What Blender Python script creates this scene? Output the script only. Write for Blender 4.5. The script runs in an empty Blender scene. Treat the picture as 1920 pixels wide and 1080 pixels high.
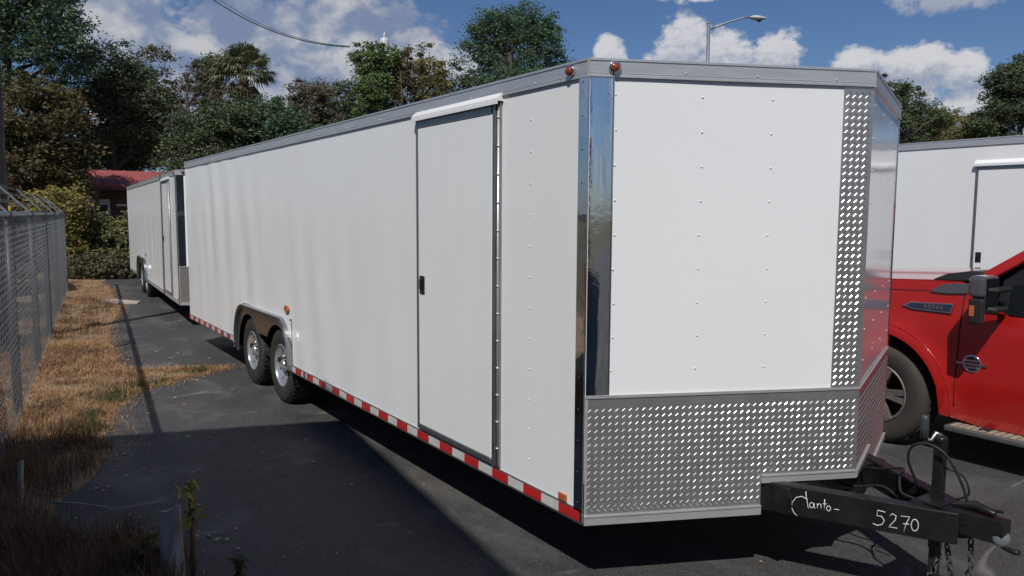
import bpy, bmesh, math, random
import numpy as np
from mathutils import Vector, Matrix
random.seed(7); RNG = np.random.default_rng(11)
rad = math.radians; PI = math.pi
SC = bpy.context.scene; COL = SC.collection

# ---------------------------------------------------------------- camera
cam_d = bpy.data.cameras.new("camera"); cam = bpy.data.objects.new("camera", cam_d); COL.objects.link(cam)
cam_d.sensor_width = 36.0; cam_d.lens = 26.84; cam_d.clip_start = 0.05; cam_d.clip_end = 3000
cr = Vector((0.56317393, 0.82631963, 0.00556724)); cu = Vector((-0.08125935, 0.0486748, 0.99550373))
cf = Vector((-0.82233329, 0.56109413, -0.09455858))
cam.matrix_world = Matrix(((cr.x, cu.x, -cf.x, 2.68854), (cr.y, cu.y, -cf.y, -2.24854), (cr.z, cu.z, -cf.z, 1.81338), (0, 0, 0, 1)))
SC.camera = cam
SC.render.resolution_x = 1024; SC.render.resolution_y = 576
SC.view_settings.view_transform = 'Standard'; SC.view_settings.look = 'None'
SC.view_settings.exposure = 0.0; SC.view_settings.gamma = 1.0

# ---------------------------------------------------------------- sun and sky
TRAVEL = rad(131.5); ELEV = rad(48.7)
sdir = Vector((-math.cos(TRAVEL) * math.cos(ELEV), -math.sin(TRAVEL) * math.cos(ELEV), math.sin(ELEV)))
sun_d = bpy.data.lights.new("sun", 'SUN'); sun_d.energy = 3.85; sun_d.angle = rad(0.5); sun_d.color = (1.0, 0.96, 0.90)
sun = bpy.data.objects.new("sun", sun_d); COL.objects.link(sun)
sun.rotation_euler = (-sdir).to_track_quat('-Z', 'Y').to_euler()
SKY_STRENGTH = 0.055

class NT:
    """small helper round a node tree"""
    def __init__(s, tree): s.t = tree; s.n = tree.nodes; s.l = tree.links
    def add(s, typ, **kw):
        n = s.n.new(typ)
        for k, v in kw.items(): setattr(n, k, v)
        return n
    def put(s, sock, v):
        if isinstance(v, bpy.types.NodeSocket): s.l.new(v, sock)
        elif v is not None: sock.default_value = v
    def math(s, op, a, b=None, c=None, clamp=False):
        n = s.add('ShaderNodeMath', operation=op, use_clamp=clamp)
        s.put(n.inputs[0], a); s.put(n.inputs[1], b); s.put(n.inputs[2], c)
        return n.outputs[0]
    def mix(s, f, a, b):
        n = s.add('ShaderNodeMix', data_type='RGBA'); s.put(n.inputs[0], f); s.put(n.inputs[6], a); s.put(n.inputs[7], b)
        return n.outputs[2]
    def noise(s, vec, scale, detail=4, rough=0.55, dist=0.0):
        n = s.add('ShaderNodeTexNoise'); s.put(n.inputs['Vector'], vec); n.inputs['Scale'].default_value = scale
        n.inputs['Detail'].default_value = detail; n.inputs['Roughness'].default_value = rough; n.inputs['Distortion'].default_value = dist
        return n.outputs['Fac']
    def ramp(s, f, lo, hi, smooth=True):
        n = s.add('ShaderNodeMapRange', interpolation_type='SMOOTHSTEP' if smooth else 'LINEAR')
        s.put(n.inputs[0], f); s.put(n.inputs[1], lo); s.put(n.inputs[2], hi)
        return n.outputs[0]
    def scalevec(s, v, sc):
        n = s.add('ShaderNodeVectorMath', operation='MULTIPLY'); s.put(n.inputs[0], v); n.inputs[1].default_value = sc
        return n.outputs[0]

def c4(c): return (c[0], c[1], c[2], 1.0)

def build_world():
    w = bpy.data.worlds.new("World"); SC.world = w; w.use_nodes = True
    T = NT(w.node_tree); T.n.clear()
    out = T.add('ShaderNodeOutputWorld'); bg = T.add('ShaderNodeBackground'); bg.inputs[1].default_value = SKY_STRENGTH
    sky = T.add('ShaderNodeTexSky', sky_type='NISHITA'); sky.sun_disc = False
    sky.sun_elevation = ELEV; sky.sun_rotation = math.atan2(sdir.x, sdir.y); sky.air_density = 1.0; sky.dust_density = 0.6; sky.ozone_density = 2.5
    d = T.add('ShaderNodeTexCoord').outputs['Generated']
    sp = T.add('ShaderNodeSeparateXYZ'); T.put(sp.inputs[0], d)
    x, y, z = sp.outputs
    az = T.math('MULTIPLY', T.math('ARCTAN2', y, x), 180 / PI)
    az = T.math('ADD', az, T.math('MULTIPLY', T.math('LESS_THAN', az, 0.0), 360.0))
    el = T.math('MULTIPLY', T.math('ARCSINE', z), 180 / PI)
    # cumulus heaps: azimuth, elevation (degrees), half sizes, weight
    blobs = [(133.4, 11.4, 2.3, 2.9, 1.3), (130.6, 10.9, 2.3, 2.3, 1.15), (127.0, 11.0, 1.9, 1.9, 1.15), (131, 9.0, 5.6, 2.4, 1.2), (135.4, 9.8, 1.8, 1.9, 1.1),
             (138.7, 11.2, 1.3, 1.8, 1.15), (140.3, 10.0, 1.8, 1.0, .8),
             (121.8, 10.2, 1.9, 1.1, 1.05), (118.4, 9.9, 3.0, 1.4, 1.1), (115.8, 9.2, 1.8, 1.5, 1.0), (119.5, 8.0, 3.5, 1.6, .9), (115, 7.0, 3, 1.6, .9), (122, 6.5, 5, 1.8, .8),
             (117.0, 13.7, 3.6, .9, .62), (133, 15.2, 2.2, .5, .6),
             (172.0, 12.0, 4.2, 3.6, 1.15), (168.5, 9.5, 4.5, 3.0, .85), (163.0, 12.2, 6.0, 3.2, 1.15), (157.4, 13.6, 4.5, 2.8, 1.05), (153.6, 12.4, 3.4, 2.4, .95), (161.5, 10.0, 3.4, 2.2, .95),
             (157, 9.8, 6, 3.0, .8), (150.5, 10.8, 3.0, 1.6, .72), (166, 7.5, 9, 4.0, 1.0), (150, 6, 9, 2.0, .5)]
    def heap(lst, az, el):
        acc = None
        for (a, e, sa, se, wt) in lst:
            q = T.math('ADD', T.math('POWER', T.math('ABSOLUTE', T.math('DIVIDE', T.math('SUBTRACT', az, a), sa)), 2.0),
                       T.math('POWER', T.math('ABSOLUTE', T.math('DIVIDE', T.math('SUBTRACT', el, e), se)), 2.0))
            g = T.math('MULTIPLY', T.math('SUBTRACT', 1.0, q), wt)
            acc = g if acc is None else T.math('SMOOTH_MAX', acc, g, 0.25)
        return acc
    cv = T.add('ShaderNodeCombineXYZ'); T.put(cv.inputs[0], az); T.put(cv.inputs[1], T.math('MULTIPLY', el, 1.35))
    n1 = T.noise(cv.outputs[0], 0.42, 9, 0.60, 0.35)
    n2 = T.noise(cv.outputs[0], 1.5, 7, 0.6, 0.2)
    n0 = T.noise(cv.outputs[0], 0.24, 5, 0.5, 0.4)
    base = heap(blobs, az, el)
    dens = T.math('ADD', base, T.math('ADD', T.math('MULTIPLY', T.math('SUBTRACT', n1, 0.5), 2.6), T.math('MULTIPLY', T.math('SUBTRACT', n2, 0.5), 1.1)))
    # general fair-weather cloud elsewhere round the sky
    n3 = T.noise(T.scalevec(d, (2.2, 2.2, 5.0)), 1.6, 8, 0.6, 0.3)
    away = T.ramp(T.math('ABSOLUTE', T.math('SUBTRACT', az, 146.0)), 42.0, 60.0)
    gen = T.math('MULTIPLY', T.ramp(n3, 0.47, 0.66), away)
    cover = T.math('MAXIMUM', T.ramp(dens, -0.12, 0.62), T.math('MULTIPLY', gen, 0.8))
    cover = T.math('MULTIPLY', cover, T.ramp(el, -1.0, 3.0))
    # brightness of the cloud: thick ragged tops white, flat bases blue grey
    up = heap([(a, e - .9, sa, se, wt) for (a, e, sa, se, wt) in blobs], az, el)
    lit = T.math('ADD', T.math('MULTIPLY', T.math('SUBTRACT', base, up), .9), T.math('MULTIPLY', T.math('SUBTRACT', n2, .5), 1.6))
    lit = T.math('ADD', lit, T.math('MULTIPLY', T.math('SUBTRACT', n1, .5), 1.2))
    litf = T.ramp(lit, -0.5, 0.75)
    eastf = T.ramp(az, 142.0, 152.0)
    soft = T.math('ADD', T.math('MULTIPLY', T.math('SUBTRACT', n0, .5), 3.4), T.math('ADD', T.math('MULTIPLY', T.math('SUBTRACT', n1, .5), 1.3), T.math('MULTIPLY', T.math('SUBTRACT', n2, .5), .35)))
    softf = T.ramp(soft, -.35, .62)
    litf = T.math('ADD', T.math('MULTIPLY', litf, T.math('SUBTRACT', 1.0, eastf)), T.math('MULTIPLY', softf, eastf))
    litf = T.math('MULTIPLY', litf, T.math('SUBTRACT', 1.0, T.math('MULTIPLY', T.math('MULTIPLY', T.ramp(el, 11.9, 13.0), T.math('SUBTRACT', 1.0, T.ramp(az, 122.0, 126.0))), .85)))
    white = T.mix(eastf, c4((11.5, 11.6, 12.0)), c4((9.8, 9.9, 10.3)))
    grey = T.mix(eastf, c4((5.6, 6.4, 8.2)), c4((3.5, 4.5, 6.9)))
    ccol = T.mix(litf, grey, white)
    skyc = T.scalevec(sky.outputs[0], (0.74, 0.92, 1.20))
    T.put(bg.inputs[0], T.mix(T.math('MULTIPLY', cover, 0.94), skyc, ccol))
    T.l.new(bg.outputs[0], out.inputs[0])
build_world()

# ---------------------------------------------------------------- materials
def mat(name, col, rough=0.5, metal=0.0, var=None, vscale=6.0, bump=0.0, bscale=60.0, island=None, spec=None, coat=0.0, translucent=0.0, stretch=None, detail=5, rvar=0.0, wear=None):
    m = bpy.data.materials.new(name); m.use_nodes = True
    T = NT(m.node_tree); b = T.n['Principled BSDF']
    b.inputs['Roughness'].default_value = rough; b.inputs['Metallic'].default_value = metal
    if spec is not None: b.inputs['Specular IOR Level'].default_value = spec
    if coat: b.inputs['Coat Weight'].default_value = coat; b.inputs['Coat Roughness'].default_value = 0.06
    o = T.add('ShaderNodeTexCoord').outputs['Object']
    if stretch: o = T.scalevec(o, stretch)
    col_s = c4(col)
    if var is not None:
        f = T.ramp(T.noise(o, vscale, detail, 0.6, 0.2), 0.3, 0.7)
        col_s = T.mix(f, c4(col), c4(var))
    if wear is not None:      # (colour, scale, low, high): stains of a shape of their own
        wc, ws, lo, hi = wear
        f = T.math('MULTIPLY', T.ramp(T.noise(o, ws, 8, 0.68, 0.6), lo, hi), 0.8)
        col_s = T.mix(f, col_s, c4(wc))
    if island is not None:
        rnd = T.add('ShaderNodeNewGeometry').outputs['Random Per Island']
        col_s = T.mix(T.math('POWER', rnd, 1.5), col_s, c4(island))
    T.put(b.inputs['Base Color'], col_s)
    if rvar:
        T.put(b.inputs['Roughness'], T.math('ADD', rough - rvar / 2, T.math('MULTIPLY', T.noise(o, vscale * 1.7, 6, 0.65), rvar)))
    if bump:
        bn = T.add('ShaderNodeBump'); bn.inputs['Strength'].default_value = 1.0; bn.inputs['Distance'].default_value = bump
        T.put(bn.inputs['Height'], T.noise(o, bscale, 6, 0.6)); T.put(b.inputs['Normal'], bn.outputs[0])
    if translucent:
        tr = T.add('ShaderNodeBsdfTranslucent'); T.put(tr.inputs[0], col_s)
        mx = T.add('ShaderNodeMixShader'); mx.inputs[0].default_value = translucent
        T.l.new(b.outputs[0], mx.inputs[1]); T.l.new(tr.outputs[0], mx.inputs[2]); T.l.new(mx.outputs[0], T.n['Material Output'].inputs[0])
    return m
def glassy(name, col, rough=0.03, alpha=1.0):
    m = mat(name, col, rough, 0.0, spec=0.6); return m
M = {}
M['white'] = mat('trailer_white', (.79, .81, .81), .34, coat=.25, var=(.775, .785, .78), vscale=2.0, stretch=(1.6, 1.6, .35), bump=.0012, bscale=3.0)
M['white_flat'] = mat('nose_white', (.80, .82, .825), .36, coat=.2, var=(.79, .80, .805), vscale=1.5, bump=.0006, bscale=2.5)
M['alu'] = mat('extruded_aluminium', (.60, .60, .60), .36, .55, var=(.52, .525, .53), vscale=5, rvar=.14, stretch=(1, 1, 6))
M['alu_dull'] = mat('dull_aluminium', (.34, .345, .35), .38, .85, var=(.27, .275, .28), vscale=9, rvar=.12)
M['chrome'] = mat('polished_steel', (.70, .71, .73), .045, 1.0, bump=.0012, bscale=5.0)
M['mirror_alu'] = mat('polished_sheet', (.82, .80, .81), .13, .42, bump=.0009, bscale=4.0)
M['fender_alu'] = mat('fender_aluminium', (.36, .37, .385), .20, .95, var=(.32, .33, .34), vscale=6)
M['tread'] = mat('tread_plate', (.45, .435, .425), .26, .72, var=(.36, .345, .335), vscale=7, rvar=.10)
M['lug_glint'] = mat('tread_lug_glint', (.54, .54, .54), .26, .85)  # paler copy of the plate metal: some of the lugs' glint is colour
M['rim'] = mat('cast_rim', (.62, .62, .63), .22, .72, var=(.64, .64, .65), vscale=9)
M['truck_rim'] = mat('dusty_alloy', (.21, .20, .19), .5, .4, var=(.15, .14, .13), vscale=9)
M['cap'] = mat('gloss_grey_cap', (.095, .10, .115), .16, .3, coat=.7)
M['socket'] = mat('cast_socket', (.24, .255, .26), .35, .6)
M['black'] = mat('black_frame_paint', (.008, .008, .009), .30, var=(.016, .015, .014), vscale=9, bump=.0008, bscale=30, rvar=.25, wear=((.055, .040, .030), 7.0, .60, .74))
M['black_dull'] = mat('dull_black', (.013, .013, .014), .6, bump=.001, bscale=40)
M['liner'] = mat('dark_liner', (.006, .006, .007), .85)
M['rubber'] = mat('tyre_rubber', (.022, .021, .020), .72, var=(.032, .029, .026), vscale=8, bump=.0015, bscale=50)
M['dusty_rubber'] = mat('dusty_tyre_rubber', (.030, .026, .023), .78, var=(.045, .038, .033), vscale=6, bump=.0015, bscale=50)
M['tape_red'] = mat('reflective_red', (.52, .022, .022), .28, coat=.3, var=(.42, .02, .022), vscale=30)
M['tape_white'] = mat('reflective_white', (.62, .62, .60), .3, coat=.3, var=(.5, .5, .49), vscale=30)
M['amber'] = mat('amber_lens', (.42, .115, .03), .15, coat=.6)
M['lamp_red'] = mat('red_lens', (.24, .048, .024), .15, coat=.6)
M['seal'] = mat('door_seal_grey', (.19, .19, .195), .42, .5, var=(.13, .13, .135), vscale=12)
M['chalk'] = mat('chalk_marker', (.66, .66, .64), .8)
M['roof_seal'] = mat('roof_metal', (.45, .46, .48), .4, .8)
M['asphalt'] = None

def asphalt_material():
    m = bpy.data.materials.new('asphalt'); m.use_nodes = True; T = NT(m.node_tree); b = T.n['Principled BSDF']
    o = T.add('ShaderNodeTexCoord').outputs['Object']
    fine = T.noise(o, 150, 3, .75); grit = T.noise(o, 75, 4, .85); mid = T.noise(o, 14, 6, .65); big = T.noise(T.scalevec(o, (.9, 1.6, 1)), .9, 7, .62, .8)
    c = T.mix(T.ramp(fine, .36, .66), c4((.022, .022, .024)), c4((.066, .065, .065)))
    c = T.mix(T.math('MULTIPLY', T.ramp(grit, .53, .64), .62), c, c4((.19, .18, .165)))
    c = T.mix(T.math('MULTIPLY', T.ramp(T.noise(o, 44, 4, .85), .52, .62), .75), c, c4((.012, .012, .014)))
    c = T.mix(T.math('MULTIPLY', T.ramp(mid, .48, .66), .35), c, c4((.080, .078, .075)))
    c = T.mix(T.math('MULTIPLY', T.ramp(big, .48, .66), .55), c, c4((.115, .113, .111)))
    c = T.mix(T.math('MULTIPLY', T.ramp(T.noise(T.scalevec(o, (1.4, .8, 1)), 1.7, 6, .6, .5), .52, .72), .6), c, c4((.026, .026, .028)))
    # scraped pale streaks running across the lot
    st = T.noise(T.scalevec(o, (2.4, .5, 1)), 2.0, 9, .72, 1.2)
    c = T.mix(T.math('MULTIPLY', T.ramp(st, .60, .74), .40), c, c4((.15, .145, .14)))
    ln = T.math('ABSOLUTE', T.math('SUBTRACT', T.noise(T.scalevec(o, (1.25, .22, 1)), 1.3, 2, .35, .2), .5))
    gate = T.ramp(T.noise(o, 1.6, 4, .6), .50, .62)
    c = T.mix(T.math('MULTIPLY', T.math('MULTIPLY', T.math('SUBTRACT', 1.0, T.ramp(ln, .0, .009)), gate), .75), c, c4((.17, .165, .16)))
    # sandy wash
    c = T.mix(T.math('MULTIPLY', T.ramp(T.noise(o, .5, 5, .6, .4), .54, .72), .40), c, c4((.16, .135, .11)))
    T.put(b.inputs['Base Color'], c)
    T.put(b.inputs['Roughness'], T.math('ADD', .62, T.math('MULTIPLY', mid, .3)))
    bn = T.add('ShaderNodeBump'); bn.inputs['Distance'].default_value = .004
    T.put(bn.inputs['Height'], T.math('ADD', fine, T.math('MULTIPLY', mid, .6))); T.put(b.inputs['Normal'], bn.outputs[0])
    return m
M['asphalt'] = asphalt_material()
M['soil'] = mat('dry_soil', (.19, .128, .078), .95, var=(.30, .205, .12), vscale=5, bump=.012, bscale=30, wear=((.075, .05, .034), 3.0, .52, .70))
M['land'] = mat('rough_grassland', (.060, .060, .026), .95, var=(.10, .082, .040), vscale=.35, bump=.03, bscale=6)
M['straw'] = mat('straw_blades', (.60, .37, .175), .85, island=(.23, .125, .062), translucent=.15, var=(.40, .235, .115), vscale=2.6)
M['weed'] = mat('dead_weed_blades', (.15, .075, .042), .85, island=(.060, .040, .024), translucent=.15, var=(.20, .12, .055), vscale=3)
M['green_blade'] = mat('green_blades', (.10, .115, .035), .8, island=(.05, .07, .02), translucent=.2)
def leafmat(name, a, b_, v, tr=.24): return mat(name, a, .62, island=b_, var=v, vscale=.55, translucent=tr, spec=.25)
LEAF = {
 'dark':   leafmat('dark_green_leaves', (0.070, 0.099, 0.050), (0.128, 0.169, 0.074), (0.082, 0.094, 0.058)),
 'pine':   leafmat('pine_green_leaves', (0.063, 0.110, 0.065), (0.115, 0.194, 0.094), (0.074, 0.099, 0.063)),
 'olive':  leafmat('olive_leaves', (0.151, 0.143, 0.058), (0.270, 0.229, 0.085), (0.121, 0.130, 0.063)),
 'brown':  leafmat('autumn_leaves', (.135, .088, .044), (.105, .098, .044), (.098, .094, .042)),
 'light':  leafmat('light_green_leaves', (0.169, 0.249, 0.070), (0.079, 0.121, 0.054), (0.128, 0.174, 0.065), .2),
 'dull':   leafmat('dusky_leaves', (0.102, 0.094, 0.063), (0.174, 0.151, 0.085), (0.085, 0.090, 0.063)),
 'mauve':  leafmat('faded_leaves', (0.194, 0.138, 0.107), (0.121, 0.118, 0.074), (0.158, 0.135, 0.090)),
 'yellow': leafmat('yellowing_leaves', (0.359, 0.270, 0.065), (0.189, 0.169, 0.063), (0.219, 0.194, 0.070), .2),
 'vine':   leafmat('vine_leaves', (0.135, 0.147, 0.063), (0.219, 0.209, 0.085), (0.110, 0.115, 0.058), .15),
}
M['bark'] = mat('bark', (.075, .058, .044), .9, var=(.045, .036, .028), vscale=6, stretch=(1, 1, .25), bump=.02, bscale=18)
M['pole_wood'] = mat('weathered_pole', (.105, .092, .080), .9, var=(.065, .056, .050), vscale=8, stretch=(1, 1, .12), bump=.006, bscale=40)
M['galv'] = mat('galvanised_steel', (.29, .31, .325), .46, .55, var=(.22, .24, .255), vscale=12)
M['galv_dark'] = mat('weathered_post_steel', (.050, .056, .064), .5, .5, var=(.07, .078, .086), vscale=14)
M['red_paint'] = mat('truck_red_paint', (.385, .013, .011), .20, coat=1.0, var=(.355, .012, .010), vscale=1.5)
M['glass'] = mat('dark_window_glass', (.010, .013, .014), .03, spec=.7, coat=.4)
M['plastic'] = mat('black_plastic', (.017, .017, .018), .45)
M['seat'] = mat('dark_seat', (.03, .03, .032), .8)
M['truck_chrome'] = mat('truck_chrome', (.66, .67, .69), .10, 1.0)
M['vent'] = mat('blue_black_vent', (.03, .045, .075), .25, .3)
M['step'] = mat('running_board_tread', (.42, .35, .27), .6, .3, var=(.30, .25, .20), vscale=22)
M['roof_red'] = mat('red_metal_roof', (.34, .095, .088), .6, var=(.27, .075, .07), vscale=2)
M['house_wall'] = mat('brown_siding', (.10, .058, .042), .85, var=(.15, .09, .065), vscale=2)
M['white_wood'] = mat('white_painted_wood', (.62, .60, .57), .6, var=(.5, .48, .45), vscale=9)
M['grey_wood'] = mat('weathered_grey_wood', (.37, .355, .34), .9, var=(.19, .175, .16), vscale=14, stretch=(1, 1, .2), bump=.004, bscale=50)
M['yellow'] = mat('yellow_paint', (.58, .42, .03), .45)
M['wall_shop'] = mat('shop_wall_metal', (.20, .19, .18), .6, var=(.17, .165, .16), vscale=.8, bump=.004, bscale=10)
M['concrete'] = mat('broken_concrete', (.42, .37, .33), .9, var=(.33, .30, .27), vscale=9, bump=.006, bscale=30)
M['cable'] = mat('cable_sheath', (.012, .012, .013), .6)
M['can'] = mat('pale_grey_tank', (.52, .54, .55), .45, var=(.44, .46, .47), vscale=3)

# ---------------------------------------------------------------- mesh helpers
class MB:
    def __init__(s): s.v = []; s.f = []; s.m = []; s.sm = []
    def face(s, idx, m=0, smooth=False): s.f.append(tuple(idx)); s.m.append(m); s.sm.append(smooth)
    def verts(s, pts):
        b = len(s.v); s.v.extend([tuple(p) for p in pts]); return b
    def quad(s, a, b, c, d, m=0): i = s.verts([a, b, c, d]); s.face((i, i + 1, i + 2, i + 3), m)
    def box(s, x0, x1, y0, y1, z0, z1, m=0):
        return s.obox((x0, y0, z0), (x1 - x0, 0, 0), (0, y1 - y0, 0), (0, 0, z1 - z0), m)
    def obox(s, o, a, b, c, m=0):
        o, a, b, c = map(Vector, (o, a, b, c))
        if a.cross(b).dot(c) < 0: a, b = b, a
        i = s.verts([o, o + a, o + a + b, o + b, o + c, o + a + c, o + a + b + c, o + b + c])
        for q in ((0, 3, 2, 1), (4, 5, 6, 7), (0, 1, 5, 4), (1, 2, 6, 5), (2, 3, 7, 6), (3, 0, 4, 7)): s.face([i + k for k in q], m)
        return s
    def beam(s, p, q, w, h, m=0, up=(0, 0, 1)):
        """rectangular bar from p to q, width w, height h, centred"""
        p, q, up = Vector(p), Vector(q), Vector(up); d = (q - p); side = d.cross(up).normalized(); u = side.cross(d).normalized()
        return s.obox(p - side * w / 2 - u * h / 2, d, side * w, u * h, m)
    def prism(s, poly, off, m=0):
        """poly: 3d points of a planar outline, off: extrusion vector"""
        n = len(poly); off = Vector(off); P = [Vector(p) for p in poly]
        nrm = Vector((0, 0, 0))
        for k in range(n): nrm += P[k].cross(P[(k + 1) % n])
        if nrm.dot(off) > 0: P.reverse()
        i = s.verts(P + [p + off for p in P])
        s.face([i + k for k in range(n)], m); s.face([i + n + k for k in reversed(range(n))], m)
        for k in range(n): s.face((i + k, i + n + k, i + n + (k + 1) % n, i + (k + 1) % n), m)
        return s
    def tube(s, path, r, n=8, m=0, cap=True):
        P = [Vector(p) for p in path]; rr = r if isinstance(r, (list, tuple)) else [r] * len(P)
        ref = Vector((0, 0, 1)); prev = None; rings = []
        for k, p in enumerate(P):
            t = (P[min(k + 1, len(P) - 1)] - P[max(k - 1, 0)]).normalized()
            if prev is None:
                a = t.cross(ref)
                if a.length < 1e-3: a = t.cross(Vector((1, 0, 0)))
            else: a = prev - t * prev.dot(t)
            a.normalize(); prev = a; b = t.cross(a)
            rings.append(s.verts([p + (a * math.cos(2 * PI * j / n) + b * math.sin(2 * PI * j / n)) * rr[k] for j in range(n)]))
        for k in range(len(P) - 1):
            for j in range(n): s.face((rings[k] + j, rings[k] + (j + 1) % n, rings[k + 1] + (j + 1) % n, rings[k + 1] + j), m, True)
        if cap:
            s.face([rings[0] + j for j in reversed(range(n))], m); s.face([rings[-1] + j for j in range(n)], m)
        return s
    def lathe(s, prof, o, axis, n=24, m=0, smooth=True, cap=True):
        """prof: (radius, distance along axis)"""
        o, ax = Vector(o), Vector(axis).normalized(); a = ax.orthogonal().normalized(); b = ax.cross(a); rings = []
        for (r, h) in prof:
            rings.append(s.verts([o + ax * h + (a * math.cos(2 * PI * j / n) + b * math.sin(2 * PI * j / n)) * max(r, 1e-4) for j in range(n)]))
        for k in range(len(prof) - 1):
            for j in range(n): s.face((rings[k] + j, rings[k] + (j + 1) % n, rings[k + 1] + (j + 1) % n, rings[k + 1] + j), m, smooth)
        if cap: s.face([rings[0] + j for j in reversed(range(n))], m); s.face([rings[-1] + j for j in range(n)], m)
        return s
    def grid(s, fn, nu, nv, m=0, smooth=True, keep=None):
        b = s.verts([fn(i / nu, j / nv) for j in range(nv + 1) for i in range(nu + 1)])
        for j in range(nv):
            for i in range(nu):
                if keep and not keep((i + .5) / nu, (j + .5) / nv): continue
                k = b + j * (nu + 1) + i; s.face((k, k + 1, k + nu + 2, k + nu + 1), m, smooth)
        return s
    def build(s, name, mats, parent=None, loc=None, bevel=0.0, seg=2, fixn=False):
        me = bpy.data.meshes.new(name); me.from_pydata(s.v, [], s.f)
        for m in (mats if isinstance(mats, (list, tuple)) else [mats]): me.materials.append(m)
        me.polygons.foreach_set('material_index', s.m); me.polygons.foreach_set('use_smooth', s.sm); me.update()
        if fixn:
            bm = bmesh.new(); bm.from_mesh(me); bmesh.ops.recalc_face_normals(bm, faces=bm.faces[:]); bm.to_mesh(me); bm.free()
        o = bpy.data.objects.new(name, me); COL.objects.link(o)
        if parent: o.parent = parent
        if loc: o.location = loc
        if bevel:
            md = o.modifiers.new('bevel', 'BEVEL'); md.width = bevel; md.segments = seg; md.limit_method = 'ANGLE'; md.angle_limit = rad(35)
        return o

def tag(o, label=None, cat=None, group=None, kind=None):
    if label: o['label'] = label
    if cat: o['category'] = cat
    if group: o['group'] = group
    if kind: o['kind'] = kind
    return o
def thing(name, label, cat, loc=(0, 0, 0), rz=0.0, group=None):
    o = bpy.data.objects.new(name, None); COL.objects.link(o); o.location = loc; o.rotation_euler = (0, 0, rz); o.empty_display_size = .2
    return tag(o, label, cat, group)
def raw_mesh(name, V, F, mats, parent=None, midx=None, loc=None):
    """numpy quads/tris -> object"""
    me = bpy.data.meshes.new(name); nv = len(V); nf, k = F.shape
    me.vertices.add(nv); me.vertices.foreach_set('co', V.astype(np.float32).ravel())
    me.loops.add(nf * k); me.loops.foreach_set('vertex_index', F.astype(np.int32).ravel())
    me.polygons.add(nf); me.polygons.foreach_set('loop_start', np.arange(0, nf * k, k, dtype=np.int32)); me.polygons.foreach_set('loop_total', np.full(nf, k, dtype=np.int32))
    for m in (mats if isinstance(mats, (list, tuple)) else [mats]): me.materials.append(m)
    if midx is not None: me.polygons.foreach_set('material_index', midx.astype(np.int32))
    me.update(calc_edges=True); me.validate()
    o = bpy.data.objects.new(name, me); COL.objects.link(o)
    if parent: o.parent = parent
    if loc: o.location = loc
    return o

# ================================================================ GROUND
g = MB(); g.grid(lambda a, b: (-900 + 1800 * a, -900 + 1800 * b, 0), 60, 60, smooth=False)
tag(g.build('ground', M['land']), kind='structure').location = (0, 0, -0.012)
lot_edge = [(-24.5, .9), (-21, .35), (-19.8, .09), (-17.5, .05), (-15.6, -.12), (-14.6, .06), (-14.0, -.20), (-12.6, -.42), (-11.2, -.70), (-10.2, -.82), (-9.4, -.90), (-8.4, -.98), (-7.5, -1.03), (-6.95, -1.0),
            (-6.85, -.62), (-6.72, -.30), (-6.55, -.02), (-6.40, -.22), (-6.25, -.52), (-6.02, -.85), (-5.7, -1.12), (-5.25, -1.33), (-4.7, -1.46), (-4.2, -1.57), (-3.6, -1.62), (-3.15, -1.74), (-2.75, -1.98), (-2.35, -2.06), (-2.05, -1.95),
            (-1.92, -1.62), (-1.72, -1.50), (-1.35, -1.50), (-.9, -1.66), (-.3, -2.1), (0.2, -2.6)]
g = MB(); P = [(x, y, 0) for x, y in lot_edge] + [(3, -6, 0), (40, -6, 0), (40, 34, 0), (-24.5, 34, 0)]
i = g.verts(P); g.face([i + k for k in range(len(P))]); lot = tag(g.build('asphalt_lot', M['asphalt'], fixn=True), kind='structure')
if lot.data.polygons[0].normal.z < 0: lot.data.flip_normals()
g = MB(); P = [(x, y, -.006) for x, y in lot_edge] + [(1, -6.5, -.006), (-24.5, -7, -.006)]
P = [(x, y + (.05 if k < len(lot_edge) else 0), z) for k, (x, y, z) in enumerate(P)]
i = g.verts(P); g.face([i + k for k in range(len(P))]); soil = tag(g.build('soil_strip', M['soil'], fixn=True), kind='structure')
if soil.data.polygons[0].normal.z < 0: soil.data.flip_normals()

def edge_y(x):
    e = sorted(lot_edge); xs = [q[0] for q in e]; return np.interp(x, xs, [q[1] for q in e])
def blades(name, n, sampler, length, width, lean, mats, label, bunch=0.05):
    """n bent two-segment blades: (x, y) from the sampler, gathered in tufts"""
    xy = sampler(n); n = len(xy)
    L = length * RNG.uniform(.45, 1.25, n); az = RNG.uniform(0, 2 * PI, n); ln = RNG.uniform(lean[0], lean[1], n)
    d = np.stack([np.cos(az), np.sin(az)], 1); s = np.stack([-d[:, 1], d[:, 0]], 1) * (width * RNG.uniform(.6, 1.3, n))[:, None]
    b0 = np.c_[xy, np.zeros(n) - .01]
    m0 = b0 + np.c_[d * (L * .5 * np.sin(ln * .6))[:, None], L * .55 * np.cos(ln * .6)]
    t0 = m0 + np.c_[d * (L * .55 * np.sin(ln))[:, None], L * .5 * np.cos(ln * 1.15)]
    t0[:, 2] = np.maximum(t0[:, 2], .008)
    s3 = np.c_[s, np.zeros(n)]
    V = np.stack([b0 - s3, b0 + s3, m0 + s3 * .8, m0 - s3 * .8, t0 + s3 * .15, t0 - s3 * .15], 1).reshape(-1, 3)
    k = np.arange(n)[:, None] * 6
    F = np.concatenate([k + np.array([[0, 1, 2, 3]]), k + np.array([[3, 2, 4, 5]])], 0)
    o = raw_mesh(name, V, F, mats); tag(o, label, 'grass', kind='stuff'); return o
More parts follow.
